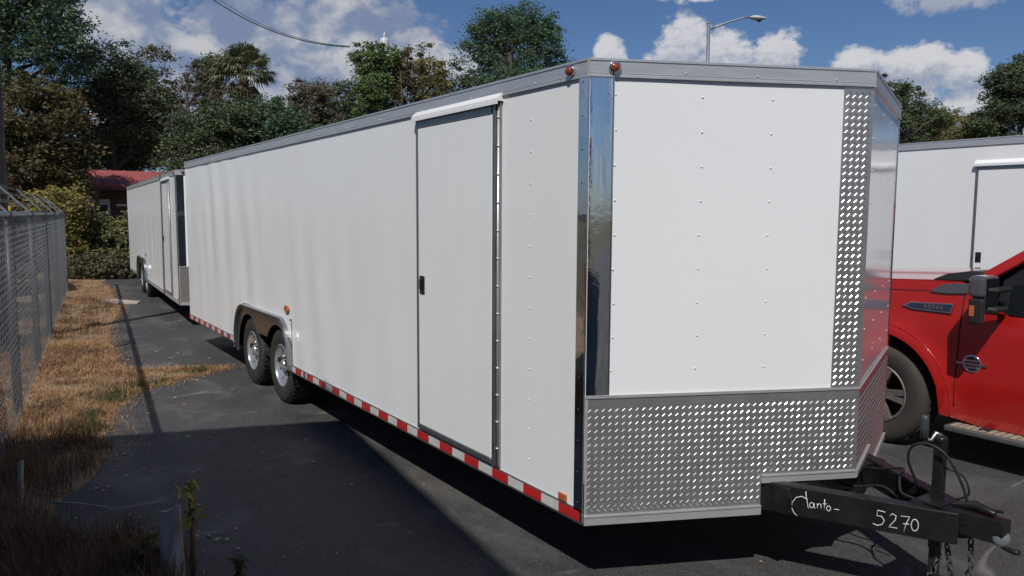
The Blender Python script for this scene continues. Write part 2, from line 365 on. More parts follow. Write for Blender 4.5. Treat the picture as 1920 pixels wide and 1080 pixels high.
def tuft(n, x0, x1, ylo, ymargin, tufts, spread, power=1.0):
    cx = RNG.uniform(x0, x1, tufts); hi = edge_y(cx) - ymargin; lo = ylo(cx); cy = lo + (hi - lo) * RNG.uniform(0, 1, tufts) ** power
    k = RNG.integers(0, tufts, n); xy = np.stack([cx[k], cy[k]], 1) + RNG.normal(0, spread, (n, 2))
    return xy[xy[:, 1] < edge_y(xy[:, 0]) + .05]
FENCE = lambda x: -2.115 - (x + 5.443) * .1025
blades('dry_grass', 40000, lambda n: np.concatenate([tuft(int(n * .70), -9.5, -3.3, lambda x: FENCE(x) - .5, .02, 1300, .045), tuft(int(n * .30), -21, -9.0, lambda x: FENCE(x) - .5, .015, 800, .055)]),
       .09, .0023, (.85, 1.57), M['straw'], 'dry straw coloured grass lying between the fence and the asphalt')
def fringe(n):
    x = RNG.uniform(-19, -3.4, n) * 1.0; k = n // 3; x[:k] = RNG.uniform(-7.1, -5.9, k)
    return np.stack([x + RNG.normal(0, .03, n), edge_y(x) + RNG.exponential(.075, n) * np.where(RNG.uniform(0, 1, n) < .5, 1, -1)], 1)
blades('straw_fringe', 6500, fringe, .075, .0023, (.9, 1.57), M['straw'], 'loose straw creeping over the ragged edge of the asphalt')
blades('dead_weeds', 15000, lambda n: np.concatenate([tuft(int(n * .35), -4.6, -2.4, lambda x: FENCE(x) - .8, .05, 260, .06), tuft(int(n * .65), -2.3, -.5, lambda x: np.full_like(x, -2.7), .04, 300, .055)]),
       .19, .0024, (.15, 1.3), M['weed'], 'reddish brown dead weeds in the shaded corner at the lower left')
blades('withered_clumps', 9000, lambda n: tuft(n, -16, -3.6, lambda x: FENCE(x) - .4, .15, 150, .075), .11, .0026, (.5, 1.5), M['weed'], 'darker withered clumps among the straw beside the fence')
blades('green_tufts', 2600, lambda n: np.concatenate([tuft(int(n * .5), -6.5, -3.6, lambda x: edge_y(x) - .25, .0, 26, .05), tuft(int(n * .5), -2.6, -.8, lambda x: np.full_like(x, -2.5), .05, 30, .05)]),
       .12, .003, (.2, 1.2), M['green_blade'], 'few green tufts along the ragged asphalt edge')

def litter():
    n = 420; x = RNG.uniform(-9, 1.2, n); y = edge_y(np.clip(x, -20, 0)) + RNG.exponential(.30, n); k = n // 4
    x[:k] = RNG.uniform(-4, 2.0, k); y[:k] = RNG.uniform(-1.2, 2.4, k)
    a = RNG.uniform(0, 2 * PI, n); L = RNG.uniform(.008, .030, n); w = L * RNG.uniform(.18, .6, n)
    d = np.stack([np.cos(a), np.sin(a), RNG.uniform(-.1, .25, n)], 1); q = np.stack([-np.sin(a), np.cos(a), RNG.uniform(-.3, .3, n)], 1)
    c = np.c_[x, y, np.full(n, .009)]
    V = np.stack([c - d * L[:, None], c - q * w[:, None], c + d * L[:, None], c + q * w[:, None]], 1).reshape(-1, 3); V[:, 2] = np.maximum(V[:, 2], .003)
    tag(raw_mesh('leaf_litter', V, np.arange(n * 4).reshape(n, 4), mat('dry_litter', (.40, .29, .17), .9, island=(.15, .09, .05))), 'dry leaf crumbs and straw bits blown over the asphalt', 'litter', kind='stuff')
litter()

# ================================================================ VEGETATION
def leaf_cloud(pts, size, flat=.5, long=1.7):
    n = len(pts); a = RNG.normal(0, 1, (n, 3)); a[:, 2] *= flat; a /= np.linalg.norm(a, axis=1)[:, None] + 1e-9
    b = RNG.normal(0, 1, (n, 3)); b -= a * (a * b).sum(1)[:, None]; b /= np.linalg.norm(b, axis=1)[:, None] + 1e-9
    s = (size * RNG.uniform(.55, 1.35, n))[:, None]
    V = np.stack([pts - a * s * long * .5, pts - b * s * .36, pts + a * s * long * .5, pts + b * s * .36], 1).reshape(-1, 3)
    return V, np.arange(n * 4).reshape(n, 4)
def crown_points(ells, nclump, per, crad, shell=.45, up=.6):
    """clumps of leaf positions through the ellipsoids, denser towards their skin; returns points and clump centres"""
    vol = np.array([e[3] * e[4] * e[5] for e in ells]) ** .75; pr = vol / vol.sum()
    k = RNG.choice(len(ells), nclump, p=pr); E = np.array(ells)[k]
    d = RNG.normal(0, 1, (nclump, 3)); d /= np.linalg.norm(d, axis=1)[:, None]
    r = RNG.uniform(shell, 1.03, nclump) ** .6
    stray = RNG.uniform(0, 1, nclump) < .20; r = np.where(stray, RNG.uniform(1.0, 1.32, nclump), r)
    C = E[:, :3] + d * E[:, 3:6] * r[:, None]
    cr_ = crad * np.where(stray, RNG.uniform(.3, .75, nclump), RNG.uniform(.4, 1.25, nclump))
    j = np.repeat(np.arange(nclump), per); n = len(j)
    q = RNG.normal(0, 1, (n, 3)) * np.array([1, 1, up]) * .55
    return C[j] + q * cr_[j][:, None], C
def tree(name, label, cat, x, y, ells, mat_, nclump=220, per=45, crad=.55, leaf=.15, trunk=.18, th=None, lean=(0, 0), group=None, branches=18, up=.6, shell=.45):
    t = thing(name, label, cat, (x, y, -.01), 0, group)
    nclump = int(nclump * 1.0); per = int(per * 1.35); leaf *= .74
    pts, C = crown_points(ells, nclump, per, crad, shell, up)
    keep = pts[:, 2] > .05; V, F = leaf_cloud(pts[keep], leaf)
    raw_mesh('crown', V, F, mat_, t)
    top = max(e[2] for e in ells); m = MB(); th = th or top
    nseg = 7; path = [(lean[0] * s / nseg + .12 * math.sin(s * 1.7 + x), lean[1] * s / nseg + .1 * math.cos(s * 1.3 + y), th * s / nseg) for s in range(nseg + 1)]
    m.tube(path, [trunk * (1.25 if s == 0 else 1 - .75 * s / nseg) for s in range(nseg + 1)], 9)
    for c_ in C[RNG.choice(len(C), min(branches, len(C)), replace=False)]:
        s0 = min(max(c_[2] - np.hypot(c_[0], c_[1]) * .7, th * .25), th * .92); f = s0 / th
        p0 = Vector((lean[0] * f, lean[1] * f, s0)); p1 = Vector(c_); mid = p0.lerp(p1, .5) + Vector((0, 0, .25 * random.uniform(-.4, 1)))
        m.tube([p0, mid, p1], [trunk * .50 * (1 - .5 * f), trunk * .34, .022], 6)
    m.build('trunk', M['bark'], t); return t

GT = 'trees standing beyond the lot'
tree('large_tree', 'tall dark tree beyond the right edge of the view, mirrored in the polished nose sheet', 'tree', -5.5, 36.5,
     [(0, 0, 6.0, 2.6, 3.0, 3.0), (-1.5, -.5, 8.5, 2.0, 2.0, 2.0), (2.0, .5, 7.5, 2.2, 2.2, 2.5)], LEAF['dark'], 260, 50, .6, .17, .3, th=8, group=GT)
GB = 'bushes along the back of the lot'
tree('broadleaf_tree', 'tallest dark green tree at the left edge, its top leaving the frame', 'tree', -30.81, -1.46,
     [(-0.94, -0.13, 10.22, 1.99, 2.34, 1.95), (0.32, 0.86, 8.79, 1.31, 1.54, 1.39), (0.55, 1.85, 7.74, 1.03, 1.21, 1.14), (-0.34, -0.05, 6.90, 0.99, 1.16, 1.20), (-1.56, -0.94, 8.43, 1.17, 1.37, 1.57)],
     LEAF['pine'], 430, 70, 0.55, 0.115, 0.300, th=10.5, group=GT, up=0.6)
tree('broadleaf_tree', 'dark bushy tree right of the tallest left tree, sloping down towards the right', 'tree', -33.19, 2.18,
     [(-0.73, -0.28, 7.35, 1.29, 1.52, 1.43), (-0.75, 0.59, 6.44, 1.16, 1.36, 1.70), (0.33, 1.15, 5.49, 0.99, 1.16, 1.68), (-1.26, -0.50, 5.41, 1.64, 1.92, 1.70), (-0.29, 0.31, 7.68, 0.68, 0.80, 0.80)],
     LEAF['dark'], 400, 70, 0.55, 0.115, 0.250, th=7.0, group=GT, up=0.6)
tree('broadleaf_tree', 'dusky grey-brown tree above the red roof with a thin grey tuft on top', 'tree', -34.93, 3.20,
     [(-0.29, 0.89, 8.50, 0.65, 0.76, 0.76), (-0.54, -0.18, 5.01, 1.52, 1.78, 1.31), (-0.28, 1.00, 5.41, 0.70, 0.82, 1.44), (-1.23, -0.87, 4.31, 1.42, 1.68, 1.08), (-0.32, 0.33, 6.78, 1.01, 1.19, 1.19)],
     LEAF['dull'], 330, 70, 0.45, 0.115, 0.200, th=6.0, group=GT, up=0.6)
tree('broadleaf_tree', 'rusty brown and olive leaved tree low at the left edge behind the fence', 'tree', -25.05, -1.03,
     [(0.13, 0.12, 4.46, 0.99, 1.17, 1.33), (0.29, 0.86, 4.01, 0.59, 0.69, 1.02), (-1.03, -0.64, 3.61, 0.99, 1.16, 1.33), (-0.30, 0.47, 5.42, 0.67, 0.79, 0.59), (0.14, -0.22, 2.92, 1.10, 1.29, 0.65)],
     LEAF['brown'], 330, 70, 0.42, 0.115, 0.160, th=5.0, group=GT, up=0.6)
tree('open_tree', 'thin open tree with sky gaps just left of the palm', 'tree', -33.60, 5.14,
     [(-1.16, -0.14, 7.27, 0.53, 0.62, 0.67), (-0.70, 0.74, 7.88, 0.61, 0.72, 0.58), (0.06, 1.09, 7.00, 0.57, 0.67, 0.71), (-1.15, 0.04, 5.96, 0.86, 1.01, 0.58), (-0.59, -0.57, 6.74, 0.45, 0.38, 0.47), (-0.31, 0.63, 6.23, 0.61, 0.72, 0.53)],
     LEAF['dull'], 130, 70, 0.36, 0.100, 0.130, th=7.0, group=GT, up=0.6)
tree('open_tree', 'sparse green tree behind the palm with airy crown', 'tree', -36.04, 6.92,
     [(-0.47, 0.22, 8.80, 0.61, 0.72, 0.51), (-0.59, -0.02, 8.12, 0.45, 0.52, 0.41)],
     LEAF['dark'], 85, 70, 0.36, 0.100, 0.120, th=7.2, group=GT, up=0.6)
tree('dense_tree', 'dense dark green tree right below the palm, left half of its thicket', 'tree', -27.74, 4.83,
     [(-0.36, -0.08, 4.61, 1.00, 1.17, 1.34), (-0.30, 0.91, 5.35, 0.98, 1.15, 0.95), (-0.84, -0.54, 3.61, 0.95, 1.12, 1.22), (-0.15, 0.44, 4.06, 1.04, 1.22, 1.02)],
     LEAF['dark'], 330, 70, 0.44, 0.115, 0.180, th=4.6, group=GT, up=0.6)
tree('dense_tree', 'dense dark green tree right of the palm above the white trailer roof', 'tree', -27.50, 6.97,
     [(-0.17, 0.25, 4.97, 0.93, 1.09, 1.30), (-0.99, -0.08, 5.52, 0.79, 0.93, 0.85), (0.16, 1.02, 4.27, 0.90, 1.06, 1.22), (-0.74, -0.39, 4.36, 0.90, 1.05, 1.05)],
     LEAF['pine'], 300, 70, 0.44, 0.115, 0.180, th=4.6, group=GT, up=0.6)
tree('broadleaf_tree', 'faded mauve-brown tree between the palm thicket and the round green tree', 'tree', -34.44, 11.05,
     [(-0.92, 0.26, 6.99, 0.87, 1.02, 1.29), (-0.31, -0.53, 7.53, 0.53, 0.63, 0.68), (0.27, 0.49, 5.67, 1.03, 1.21, 1.53), (0.19, 0.48, 7.82, 0.45, 0.52, 0.52)],
     LEAF['mauve'], 200, 70, 0.42, 0.115, 0.150, th=6.3, group=GT, up=0.6)
tree('broadleaf_tree', 'small round green tree left of the grey transformer can', 'tree', -35.53, 13.02,
     [(-0.87, 0.41, 7.55, 0.77, 0.90, 1.19), (-0.98, 0.07, 6.04, 1.01, 1.19, 1.70), (0.19, 0.39, 6.01, 0.71, 0.83, 1.66)],
     LEAF['dark'], 190, 70, 0.40, 0.115, 0.150, th=6.3, group=GT, up=0.6)
tree('broadleaf_tree', 'light yellow-green tree in front of the grey transformer can', 'tree', -28.97, 11.94,
     [(-0.56, -0.04, 8.64, 0.56, 0.66, 0.71), (0.13, 0.36, 8.71, 0.48, 0.56, 0.51), (0.03, 0.03, 7.34, 0.60, 0.70, 1.22), (-0.84, 0.51, 5.84, 0.86, 1.01, 1.45)],
     LEAF['light'], 260, 70, 0.34, 0.115, 0.150, th=7.2, group=GT, up=0.6)
tree('conical_tree', 'brownish pointed tree just right of the light yellow-green tree', 'tree', -28.27, 12.98,
     [(-0.45, 0.33, 6.98, 0.49, 0.57, 1.78), (-1.07, 0.62, 8.57, 0.45, 0.29, 0.82), (0.24, 0.28, 5.27, 0.76, 0.89, 1.17), (-0.73, -0.05, 7.79, 0.45, 0.29, 0.71)],
     LEAF['brown'], 230, 70, 0.30, 0.100, 0.120, th=8.0, group=GT, up=0.6)
tree('conical_tree', 'olive-brown pointed tree in the middle of the autumn trees', 'tree', -28.24, 14.09,
     [(-0.26, 0.12, 7.19, 0.45, 0.53, 1.73), (-0.98, 0.56, 8.81, 0.45, 0.27, 0.78), (0.02, 0.07, 5.35, 0.77, 0.91, 1.20)],
     LEAF['olive'], 210, 70, 0.30, 0.100, 0.120, th=8.0, group=GT, up=0.6)
tree('conical_tree', 'olive pointed tree touching the big dark tree on its left side', 'tree', -28.13, 14.95,
     [(-0.58, 0.25, 6.90, 0.46, 0.54, 1.42), (-0.86, 0.35, 8.15, 0.45, 0.27, 0.79), (-0.50, 0.54, 5.70, 0.71, 0.84, 1.23)],
     LEAF['olive'], 200, 70, 0.30, 0.100, 0.120, th=7.4, group=GT, up=0.6)
tree('large_tree', 'largest dark green tree in the middle of the skyline behind the trailer roof', 'tree', -28.09, 18.59,
     [(-0.92, 0.65, 9.84, 1.64, 1.93, 2.04), (-1.62, 0.17, 10.75, 0.98, 1.16, 1.10), (-0.46, 1.27, 11.03, 0.93, 1.09, 1.04), (0.10, 1.97, 9.91, 0.88, 1.04, 1.25), (-1.13, -1.42, 8.63, 0.82, 0.97, 1.68), (-0.19, 0.23, 7.29, 2.36, 2.77, 1.70), (0.66, 2.34, 9.20, 0.45, 0.52, 0.62), (-2.36, -1.53, 7.34, 0.62, 0.73, 1.21)],
     LEAF['pine'], 640, 70, 0.48, 0.115, 0.300, th=9.5, group=GT, up=0.6)
tree('broadleaf_tree', 'dark green tree behind the nose tip of the near trailer, left of the sky gap', 'tree', -18.52, 36.19,
     [(-0.51, 0.89, 7.73, 0.79, 0.93, 0.93), (0.01, 1.90, 6.94, 0.89, 1.05, 0.88), (-0.45, 0.49, 6.40, 0.98, 1.15, 1.10), (-1.05, 0.05, 8.58, 0.45, 0.25, 0.44), (-0.70, -1.09, 6.84, 0.69, 0.81, 1.08)],
     LEAF['dark'], 230, 70, 0.40, 0.115, 0.180, th=6.0, group=GT, up=0.6)
tree('broadleaf_tree', 'low olive tree in the dip of the right skyline', 'tree', -19.36, 42.10,
     [(-0.25, 1.33, 6.91, 1.14, 1.34, 0.73), (-0.15, -0.17, 7.62, 0.45, 0.42, 0.47), (-0.66, -0.73, 6.22, 1.01, 1.19, 0.72)],
     LEAF['olive'], 150, 70, 0.40, 0.115, 0.180, th=5.2, group=GT, up=0.6)
tree('broadleaf_tree', 'tall dark green tree at the right edge above the second white roof', 'tree', -12.98, 35.40,
     [(-0.86, 0.48, 6.83, 0.90, 1.06, 1.06), (-0.63, 0.50, 7.94, 0.69, 0.81, 0.67), (0.08, 0.06, 7.04, 0.80, 0.94, 1.40), (-1.06, -0.58, 6.11, 0.61, 0.72, 0.57), (-0.32, 0.65, 8.84, 0.45, 0.19, 0.33), (-1.18, 0.04, 8.01, 0.45, 0.38, 0.24), (0.61, 1.05, 7.87, 1.00, 1.17, 1.64)],
     LEAF['dark'], 360, 70, 0.42, 0.115, 0.220, th=7.6, group=GT, up=0.6)
tree('broadleaf_tree', 'green tree filling the gap left of the tall right-edge tree', 'tree', -14.54, 35.79,
     [(-0.50, 0.14, 5.99, 0.63, 0.75, 0.50), (-0.37, 0.78, 5.66, 0.75, 0.88, 0.63)],
     LEAF['vine'], 110, 70, 0.40, 0.115, 0.180, th=4.6, group=GT, up=0.6)
tree('bush', 'yellowing bush rising behind the last fence posts', 'bush', -22.34, -0.62,
     [(-0.06, -0.12, 2.07, 0.48, 0.57, 0.45), (0.07, 0.18, 1.92, 0.46, 0.54, 0.54), (-0.10, -0.28, 1.43, 0.51, 0.60, 0.84), (0.14, 0.19, 1.20, 0.45, 0.45, 0.90)],
     LEAF['yellow'], 190, 64, 0.26, 0.085, 0.035, th=2.0, group=GB, up=0.7)
tree('bush', 'olive vine-covered bush below the red-roofed house', 'bush', -22.83, 0.44,
     [(-0.02, 0.01, 0.94, 0.70, 0.82, 0.66), (-0.36, -0.49, 0.74, 0.48, 0.57, 0.79), (0.40, 0.45, 0.72, 0.56, 0.66, 0.79), (-0.21, -0.06, 1.40, 0.54, 0.63, 0.32)],
     LEAF['vine'], 260, 64, 0.26, 0.085, 0.035, th=1.4, group=GB, up=0.7)
tree('bush', 'dark low bush at the end of the asphalt lane', 'bush', -21.70, 0.32,
     [(0.26, -0.11, 0.29, 0.56, 0.66, 0.30), (-0.09, -0.54, 0.32, 0.45, 0.45, 0.36), (0.48, 0.40, 0.32, 0.45, 0.45, 0.33)],
     LEAF['dull'], 120, 64, 0.22, 0.085, 0.030, th=0.5, group=GB, up=0.7)
tree('bush', 'green bush pressed against the rear corner of the far trailer', 'bush', -22.54, 1.41,
     [(0.07, -0.16, 0.71, 0.49, 0.57, 0.79), (0.01, 0.08, 1.18, 0.45, 0.48, 0.64)],
     LEAF['vine'], 120, 64, 0.26, 0.085, 0.030, th=1.2, group=GB, up=0.7)
tree('bush', 'tall olive bush left of the red-roofed house', 'bush', -25.24, -0.41,
     [(0.34, 0.42, 2.72, 0.45, 0.33, 0.50), (0.01, 0.04, 2.88, 0.54, 0.63, 0.60), (-0.29, -0.34, 2.63, 0.51, 0.60, 0.57)],
     LEAF['olive'], 150, 64, 0.28, 0.085, 0.035, th=2.6, group=GB, up=0.7)
def bush(label, x, y, ells, m, n, per=64, crad=.3, leaf=.075):
    return tree('bush', label, 'bush', x, y, ells, m, n, per, crad, leaf, .035, th=max(e[2] for e in ells) * .8, group=GB, branches=7, up=.7)
bush('green bush behind the mesh of the nearest fence bay', -9.2, -3.3, [(0, 0, .8, 1.0, .7, .8), (.9, -.1, .6, .8, .6, .6)], LEAF['vine'], 150, 44, .25, .08)
bush('pale green bush behind the middle fence bays', -13.2, -2.9, [(0, 0, .9, 1.3, .7, .9), (-1.3, .1, .7, .9, .6, .7)], LEAF['vine'], 170, 44, .27, .08)
bush('dark bush in the corner behind the far end of the fence', -19.2, -2.3, [(0, 0, 1.0, 1.4, .8, 1.0), (1, -.2, 1.4, .9, .7, .8)], LEAF['dull'], 170, 44, .3, .09)

# fan palm
def palm(x, y, h):
    t = thing('fan_palm', 'fan palm with a round green head and hanging dead brown skirt', 'palm tree', (x, y, -.01))
    m = MB(); m.tube([(0, 0, 0), (.05, .02, h * .3), (0, .05, h * .7), (0, 0, h)], [.24, .19, .17, .16], 10); m.build('trunk', M['bark'], t)
    def fans(n, lo, hi, plen, flen, droop, seg=20):
        mb = MB()
        for k in range(n):
            az = 2.39996 * k + random.uniform(-.2, .2); el = rad(lo + (hi - lo) * ((k + .5) / n)) + random.uniform(-.12, .12)
            d = Vector((math.cos(az) * math.cos(el), math.sin(az) * math.cos(el), math.sin(el))); o = Vector((0, 0, h))
            e = o + d * plen; side = d.cross(Vector((0, 0, 1))).normalized(); upv = side.cross(d)
            mb.tube([o, o + d * plen * .5, e], [.03, .022, .014], 4)
            for q in range(seg):
                a = (q / (seg - 1) - .5) * rad(200); v = (d * math.cos(a) + side * math.sin(a)).normalized()
                L = flen * (.72 + .28 * math.cos(a * .8)) * random.uniform(.9, 1.08); w = side * math.cos(a) * .034 - d * math.sin(a) * .034
                mid = e + v * L * .6 - Vector((0, 0, droop * .15)); tip = e + v * L * .95 - Vector((0, 0, droop * random.uniform(.6, 1.3)))
                i_ = mb.verts([e, mid - w, tip, mid + w + upv * .02]); mb.face((i_, i_ + 1, i_ + 2, i_ + 3))
        return mb
    fans(40, -14, 80, .80, .80, .30).build('green_fronds', leafmat('palm_green', (.095, .115, .052), (.20, .205, .11), (.11, .12, .058), .2), t)
    fans(16, -86, -42, .62, .62, .45, 14).build('dead_fronds', leafmat('palm_dead', (.30, .20, .09), (.15, .10, .05), (.20, .14, .065), .1), t)
palm(-31.1, 6.95, 7.75)

# ================================================================ TRAILERS
W = 2.55; NOSE = .581; FL = math.hypot(NOSE, W / 2)
t1 = Vector((NOSE, W / 2, 0)) / FL; n1 = Vector((t1.y, -t1.x, 0)); t2 = Vector((-NOSE, W / 2, 0)) / FL; n2 = Vector((t2.y, -t2.x, 0))
ZR, ZB = .430, .362                      # bottom rail
def trailer(label, loc, rz, L, ZT, wheels, door, tape=True, tongue=False, f2_polished=True):
    root = thing('enclosed_trailer', label, 'cargo trailer', loc, rz, 'white enclosed trailers')
    K = lambda mb, name, mats, parent=root, **kw: mb.build(name, mats, parent, **kw)
    F1 = lambda t, z, o=0: Vector((0, 0, z)) + t1 * t + n1 * o
    F2 = lambda t, z, o=0: Vector((NOSE, W / 2, z)) + t2 * t + n2 * o
    ZP = ZT - .082                        # underside of the roof rail
    fx0, fx1 = wheels[1] - .50, wheels[0] + .40; rw = .36
    # right side panel: thin metal skin, slightly oil-canned
    rs = np.random.default_rng(int(L * 100)); ph = rs.uniform(0, 6.28, 12); fr = rs.uniform(3.5, 17, 12); kz = rs.uniform(-2.6, 2.6, 12); am = .0115 / fr * rs.uniform(.4, 1.3, 12)
    def wave(x, z):
        zz = .55 + .45 * math.sin(z * 1.9 + x * .35 + 1.0)
        calm = min(1.0, max(.12, (-x - .6) / 2.2))
        return calm * zz * sum(am[k] * math.sin(fr[k] * x + ph[k] + kz[k] * z + .8 * math.sin(1.7 * z + k)) for k in range(12))
    def arch_line(x):
        if x < fx0 + .36: q = (fx0 + .36 - x) / .36; return .40 + .445 * math.sqrt(max(0, 1 - min(q, 1) ** 2.2))
        if x > fx1 - .34: q = (x - fx1 + .34) / .34; return .40 + .445 * math.sqrt(max(0, 1 - min(q, 1) ** 2.2))
        return .845
    m = MB(); nu = int(L / .03)
    hole = lambda x, z: fx0 + .035 < x < fx1 - .035 and z < arch_line(x) - .035
    m.grid(lambda a, b: (-L * (1 - a), -.004 - wave(-L * (1 - a), ZR + (ZP - ZR) * b), ZR + (ZP - ZR) * b), nu, 34, keep=lambda a, b: not hole(-L * (1 - a), ZR + (ZP - ZR) * b))
    for cx in (-.46, -.92 - .0):
        pass
    for k in range(12):                  # rivet rows in the front bay
        for cx in (-.44,):
            m.lathe([(.006, 0), (.0045, .002), (.001, .003)], (cx, -.0045, .56 + .157 * k), (0, -1, 0), 6)
    K(m, 'side_panel', M['white'])
    m = MB(); m.box(-L, 0, W - .02, W, ZB, ZP); K(m, 'side_panel', M['white'])
    m = MB(); m.box(-L, -L + .02, .02, W - .02, ZB, ZP); K(m, 'rear_panel', M['white'])
    m = MB(); m.prism([(-L - .01, -.01, ZT - .012), (0, -.01, ZT - .012), (NOSE + .008, W / 2, ZT - .012), (0, W + .01, ZT - .012), (-L - .01, W + .01, ZT - .012)], (0, 0, .014)); K(m, 'roof', M['roof_seal'])
    m = MB(); m.prism([(-L + .02, .03, ZB + .01), (-.02, .03, ZB + .01), (NOSE - .04, W / 2, ZB + .01), (-.02, W - .03, ZB + .01), (-L + .02, W - .03, ZB + .01)], (0, 0, .04)); K(m, 'floor_underside', M['liner'])
    # nose skins
    def rivet_on(mb, F, t, z, r=.0056): mb.lathe([(r, 0), (r * .8, .0020), (r * .2, .0028)], F(t, z, .003), n1 if F is F1 else n2, 7, 0)
    m = MB(); tp = 1.247
    m.grid(lambda a, b: F1(.0 + 1.401 * a, .56 + (ZP - .56) * b, .002 + .0012 * math.sin(a * 9) * math.sin(b * 7 + 1)), 24, 30)
    for t in (.125, .54, .885):
        for k in range(9): rivet_on(m, F1, t + random.uniform(-.004, .004), ZT - .155 - .158 * k)
    K(m, 'nose_panel', M['white_flat'])
    m = MB(); m.grid(lambda a, b: F2(1.401 * a, .56 + (ZP - .56) * b, .002 + .0010 * math.sin(a * 7 + 2) * math.sin(b * 8)), 24, 30)
    for t in (.10, .5, .9, 1.3):
        for k in range(9): rivet_on(m, F2, t, ZT - .155 - .158 * k, .006)
    K(m, 'nose_panel', M['mirror_alu'] if f2_polished else M['white_flat'])
    # roof rail with two ridges, all round
    m = MB()
    def rail(mb, A, B, nrm, z0, z1, o0, o1, ridge=.004, m_=0):
        A, B = Vector(A), Vector(B); d = B - A
        mb.obox(A + nrm * o0 + Vector((0, 0, z0)), d, nrm * (o1 - o0), (0, 0, z1 - z0), m_)
        if ridge:
            for zz in (z0, z1 - .011): mb.obox(A + nrm * o1 + Vector((0, 0, zz)), d, nrm * ridge, (0, 0, .011), m_)
            mb.obox(A + nrm * o1 + Vector((0, 0, z0 + .017)), d, nrm * .0015, (0, 0, .004), m_)
    yv = Vector((0, -1, 0)); e = .013 * math.tan(rad(12))
    rail(m, (-L - .012, 0, 0), (.002, 0, 0), yv, ZP, ZT, -.01, .012); rail(m, F1(0, 0), F1(FL + .002, 0), n1, ZP, ZT + .0005, -.01, .012); rail(m, F2(0.0, 0), F2(FL, 0), n2, ZP, ZT + .001, -.01, .012)
    rail(m, (-L - .012, W, 0), (0, W, 0), -yv, ZP, ZT, -.01, .012); rail(m, (-L, 0, 0), (-L, W, 0), Vector((-1, 0, 0)), ZP, ZT - .001, -.01, .012)
    for k in range(int(L / .6)): m.lathe([(.006, 0), (.004, .003)], (-.4 - .6 * k, -.012, ZP + .026), (0, -1, 0), 6)
    for t in (.45, .80, 1.2): m.lathe([(.006, 0), (.004, .003)], F1(t, ZP + .028, .012), n1, 6)
    K(m, 'roof_rail', M['alu'], bevel=.0015, seg=1)
    # bottom rail
    m = MB()
    segs = [(-L, fx0 + .005), (fx1 - .005, .0)]
    for a, b in segs: rail(m, (a, 0, 0), (b, 0, 0), yv, ZB, ZR, -.012, .010, .003)
    rail(m, (-L, 0, 0), (-L, W, 0), Vector((-1, 0, 0)), ZB, ZR, -.01, .01, .003)
    K(m, 'bottom_rail', M['alu_dull'] if tape else M['alu'])
    if tape:
        for a, b in segs:
            m = MB(); k = 0; x = b - .012
            while x > a + .02:
                Lr = .158 if k % 2 == 0 else .142
                x2 = max(x - Lr, a + .01); m.box(x2, x, -.0155, -.0138, ZB + .012, ZB + .060, 0 if k % 2 == 0 else 1); x = x2; k += 1
            K(m, 'reflective_tape', [M['tape_red'], M['tape_white']])
    # polished corner trim: flat leaf on the side, convex leaf on the nose
    m = MB()
    m.box(-.058, .004, -.013, -.005, ZB + .01, ZP)
    def conv(a, b):
        t = .002 + .108 * a; return F1(t, (.975 if True else 0) + (ZP - .975) * b, .005 + .0024 * math.sin(PI * min(1, max(0, a))))
    m.grid(conv, 14, 6)
    m.obox(F1(.110, .975, .003), t1 * .004, n1 * .006, (0, 0, ZP - .975))
    for k in range(14): m.lathe([(.005, 0), (.0036, .002), (.001, .003)], (-.030, -.013, ZB + .10 + .150 * k), (0, -1, 0), 7)
    K(m, 'corner_trim', M['chrome'])
    m = MB(); m.box(-.05, .003, W + .003, W + .012, ZB, ZP); K(m, 'corner_trim', M['chrome'])
    # tread plate stone guard and nose strip
    ZG = .971; notch_t = .895; ZN = .520
    def lugs(mb, F, nrm, tt, t0, t1_, z0, z1, cut):
        pz = .0165; pt = .0330; r = 0; z = z0 + .018
        while z < z1 - .012:
            t = t0 + .018 + (pt / 2 if r % 2 else 0); c = 0
            while t < t1_ - .012:
                if not cut(t, z):
                    a = rad(42) if (r % 2 == 0) else rad(-42)
                    u = tt * math.cos(a) + Vector((0, 0, math.sin(a))); v = nrm.cross(u).normalized(); o = F(t, z, .0062); jit = random.uniform(.85, 1.12); l, w, h = (.0122, .0027, .0020 * jit) if r % 2 == 0 else (.0120, .0026, .0018 * jit)
                    i_ = mb.verts([o - u * l, o - v * w - u * .0088, o - v * w + u * .0088, o + u * l, o + v * w + u * .0088, o + v * w - u * .0088, o - u * .0088 + nrm * h, o + u * .0088 + nrm * h])
                    for q in ((0, 1, 6), (1, 2, 7, 6), (2, 3, 7), (3, 4, 7), (4, 5, 6, 7), (5, 0, 6)): mb.face([i_ + k for k in q], 1)
                t += pt; c += 1
            z += pz / 1.0; r += 1
    def guard(F, nrm, tt, lo_full, name):
        mb = MB(); th = .0035
        a, b = (0.001, notch_t) if lo_full else (FL - notch_t, FL - .001); c, d = (notch_t, FL + .0) if lo_full else (0, FL - notch_t)
        mb.obox(F(a, ZB, .0027), tt * (b - a), nrm * th, (0, 0, ZG - ZB)); mb.obox(F(c, ZN, .0027), tt * (d - c), nrm * th, (0, 0, ZG - ZN))
        cut = lambda t, z: z < (ZN + .055 if c - .01 < t < d + .01 else ZB + .06)
        lugs(mb, F, nrm, tt, 0.004, FL - .004, ZB, ZG - .02, cut)
        K(mb, name, [M['tread'], M['lug_glint']])
        mb = MB()
        mb.obox(F(a - .001, ZB - .003, .0065), tt * (b - a + .002), nrm * .008, (0, 0, .046)); mb.obox(F(a, ZB + .036, .0145), tt * (b - a), nrm * .004, (0, 0, .007))
        mb.obox(F(c, ZN - .003, .0065), tt * (d - c), nrm * .008, (0, 0, .040)); mb.obox(F(c, ZN + .030, .0145), tt * (d - c), nrm * .004, (0, 0, .007))
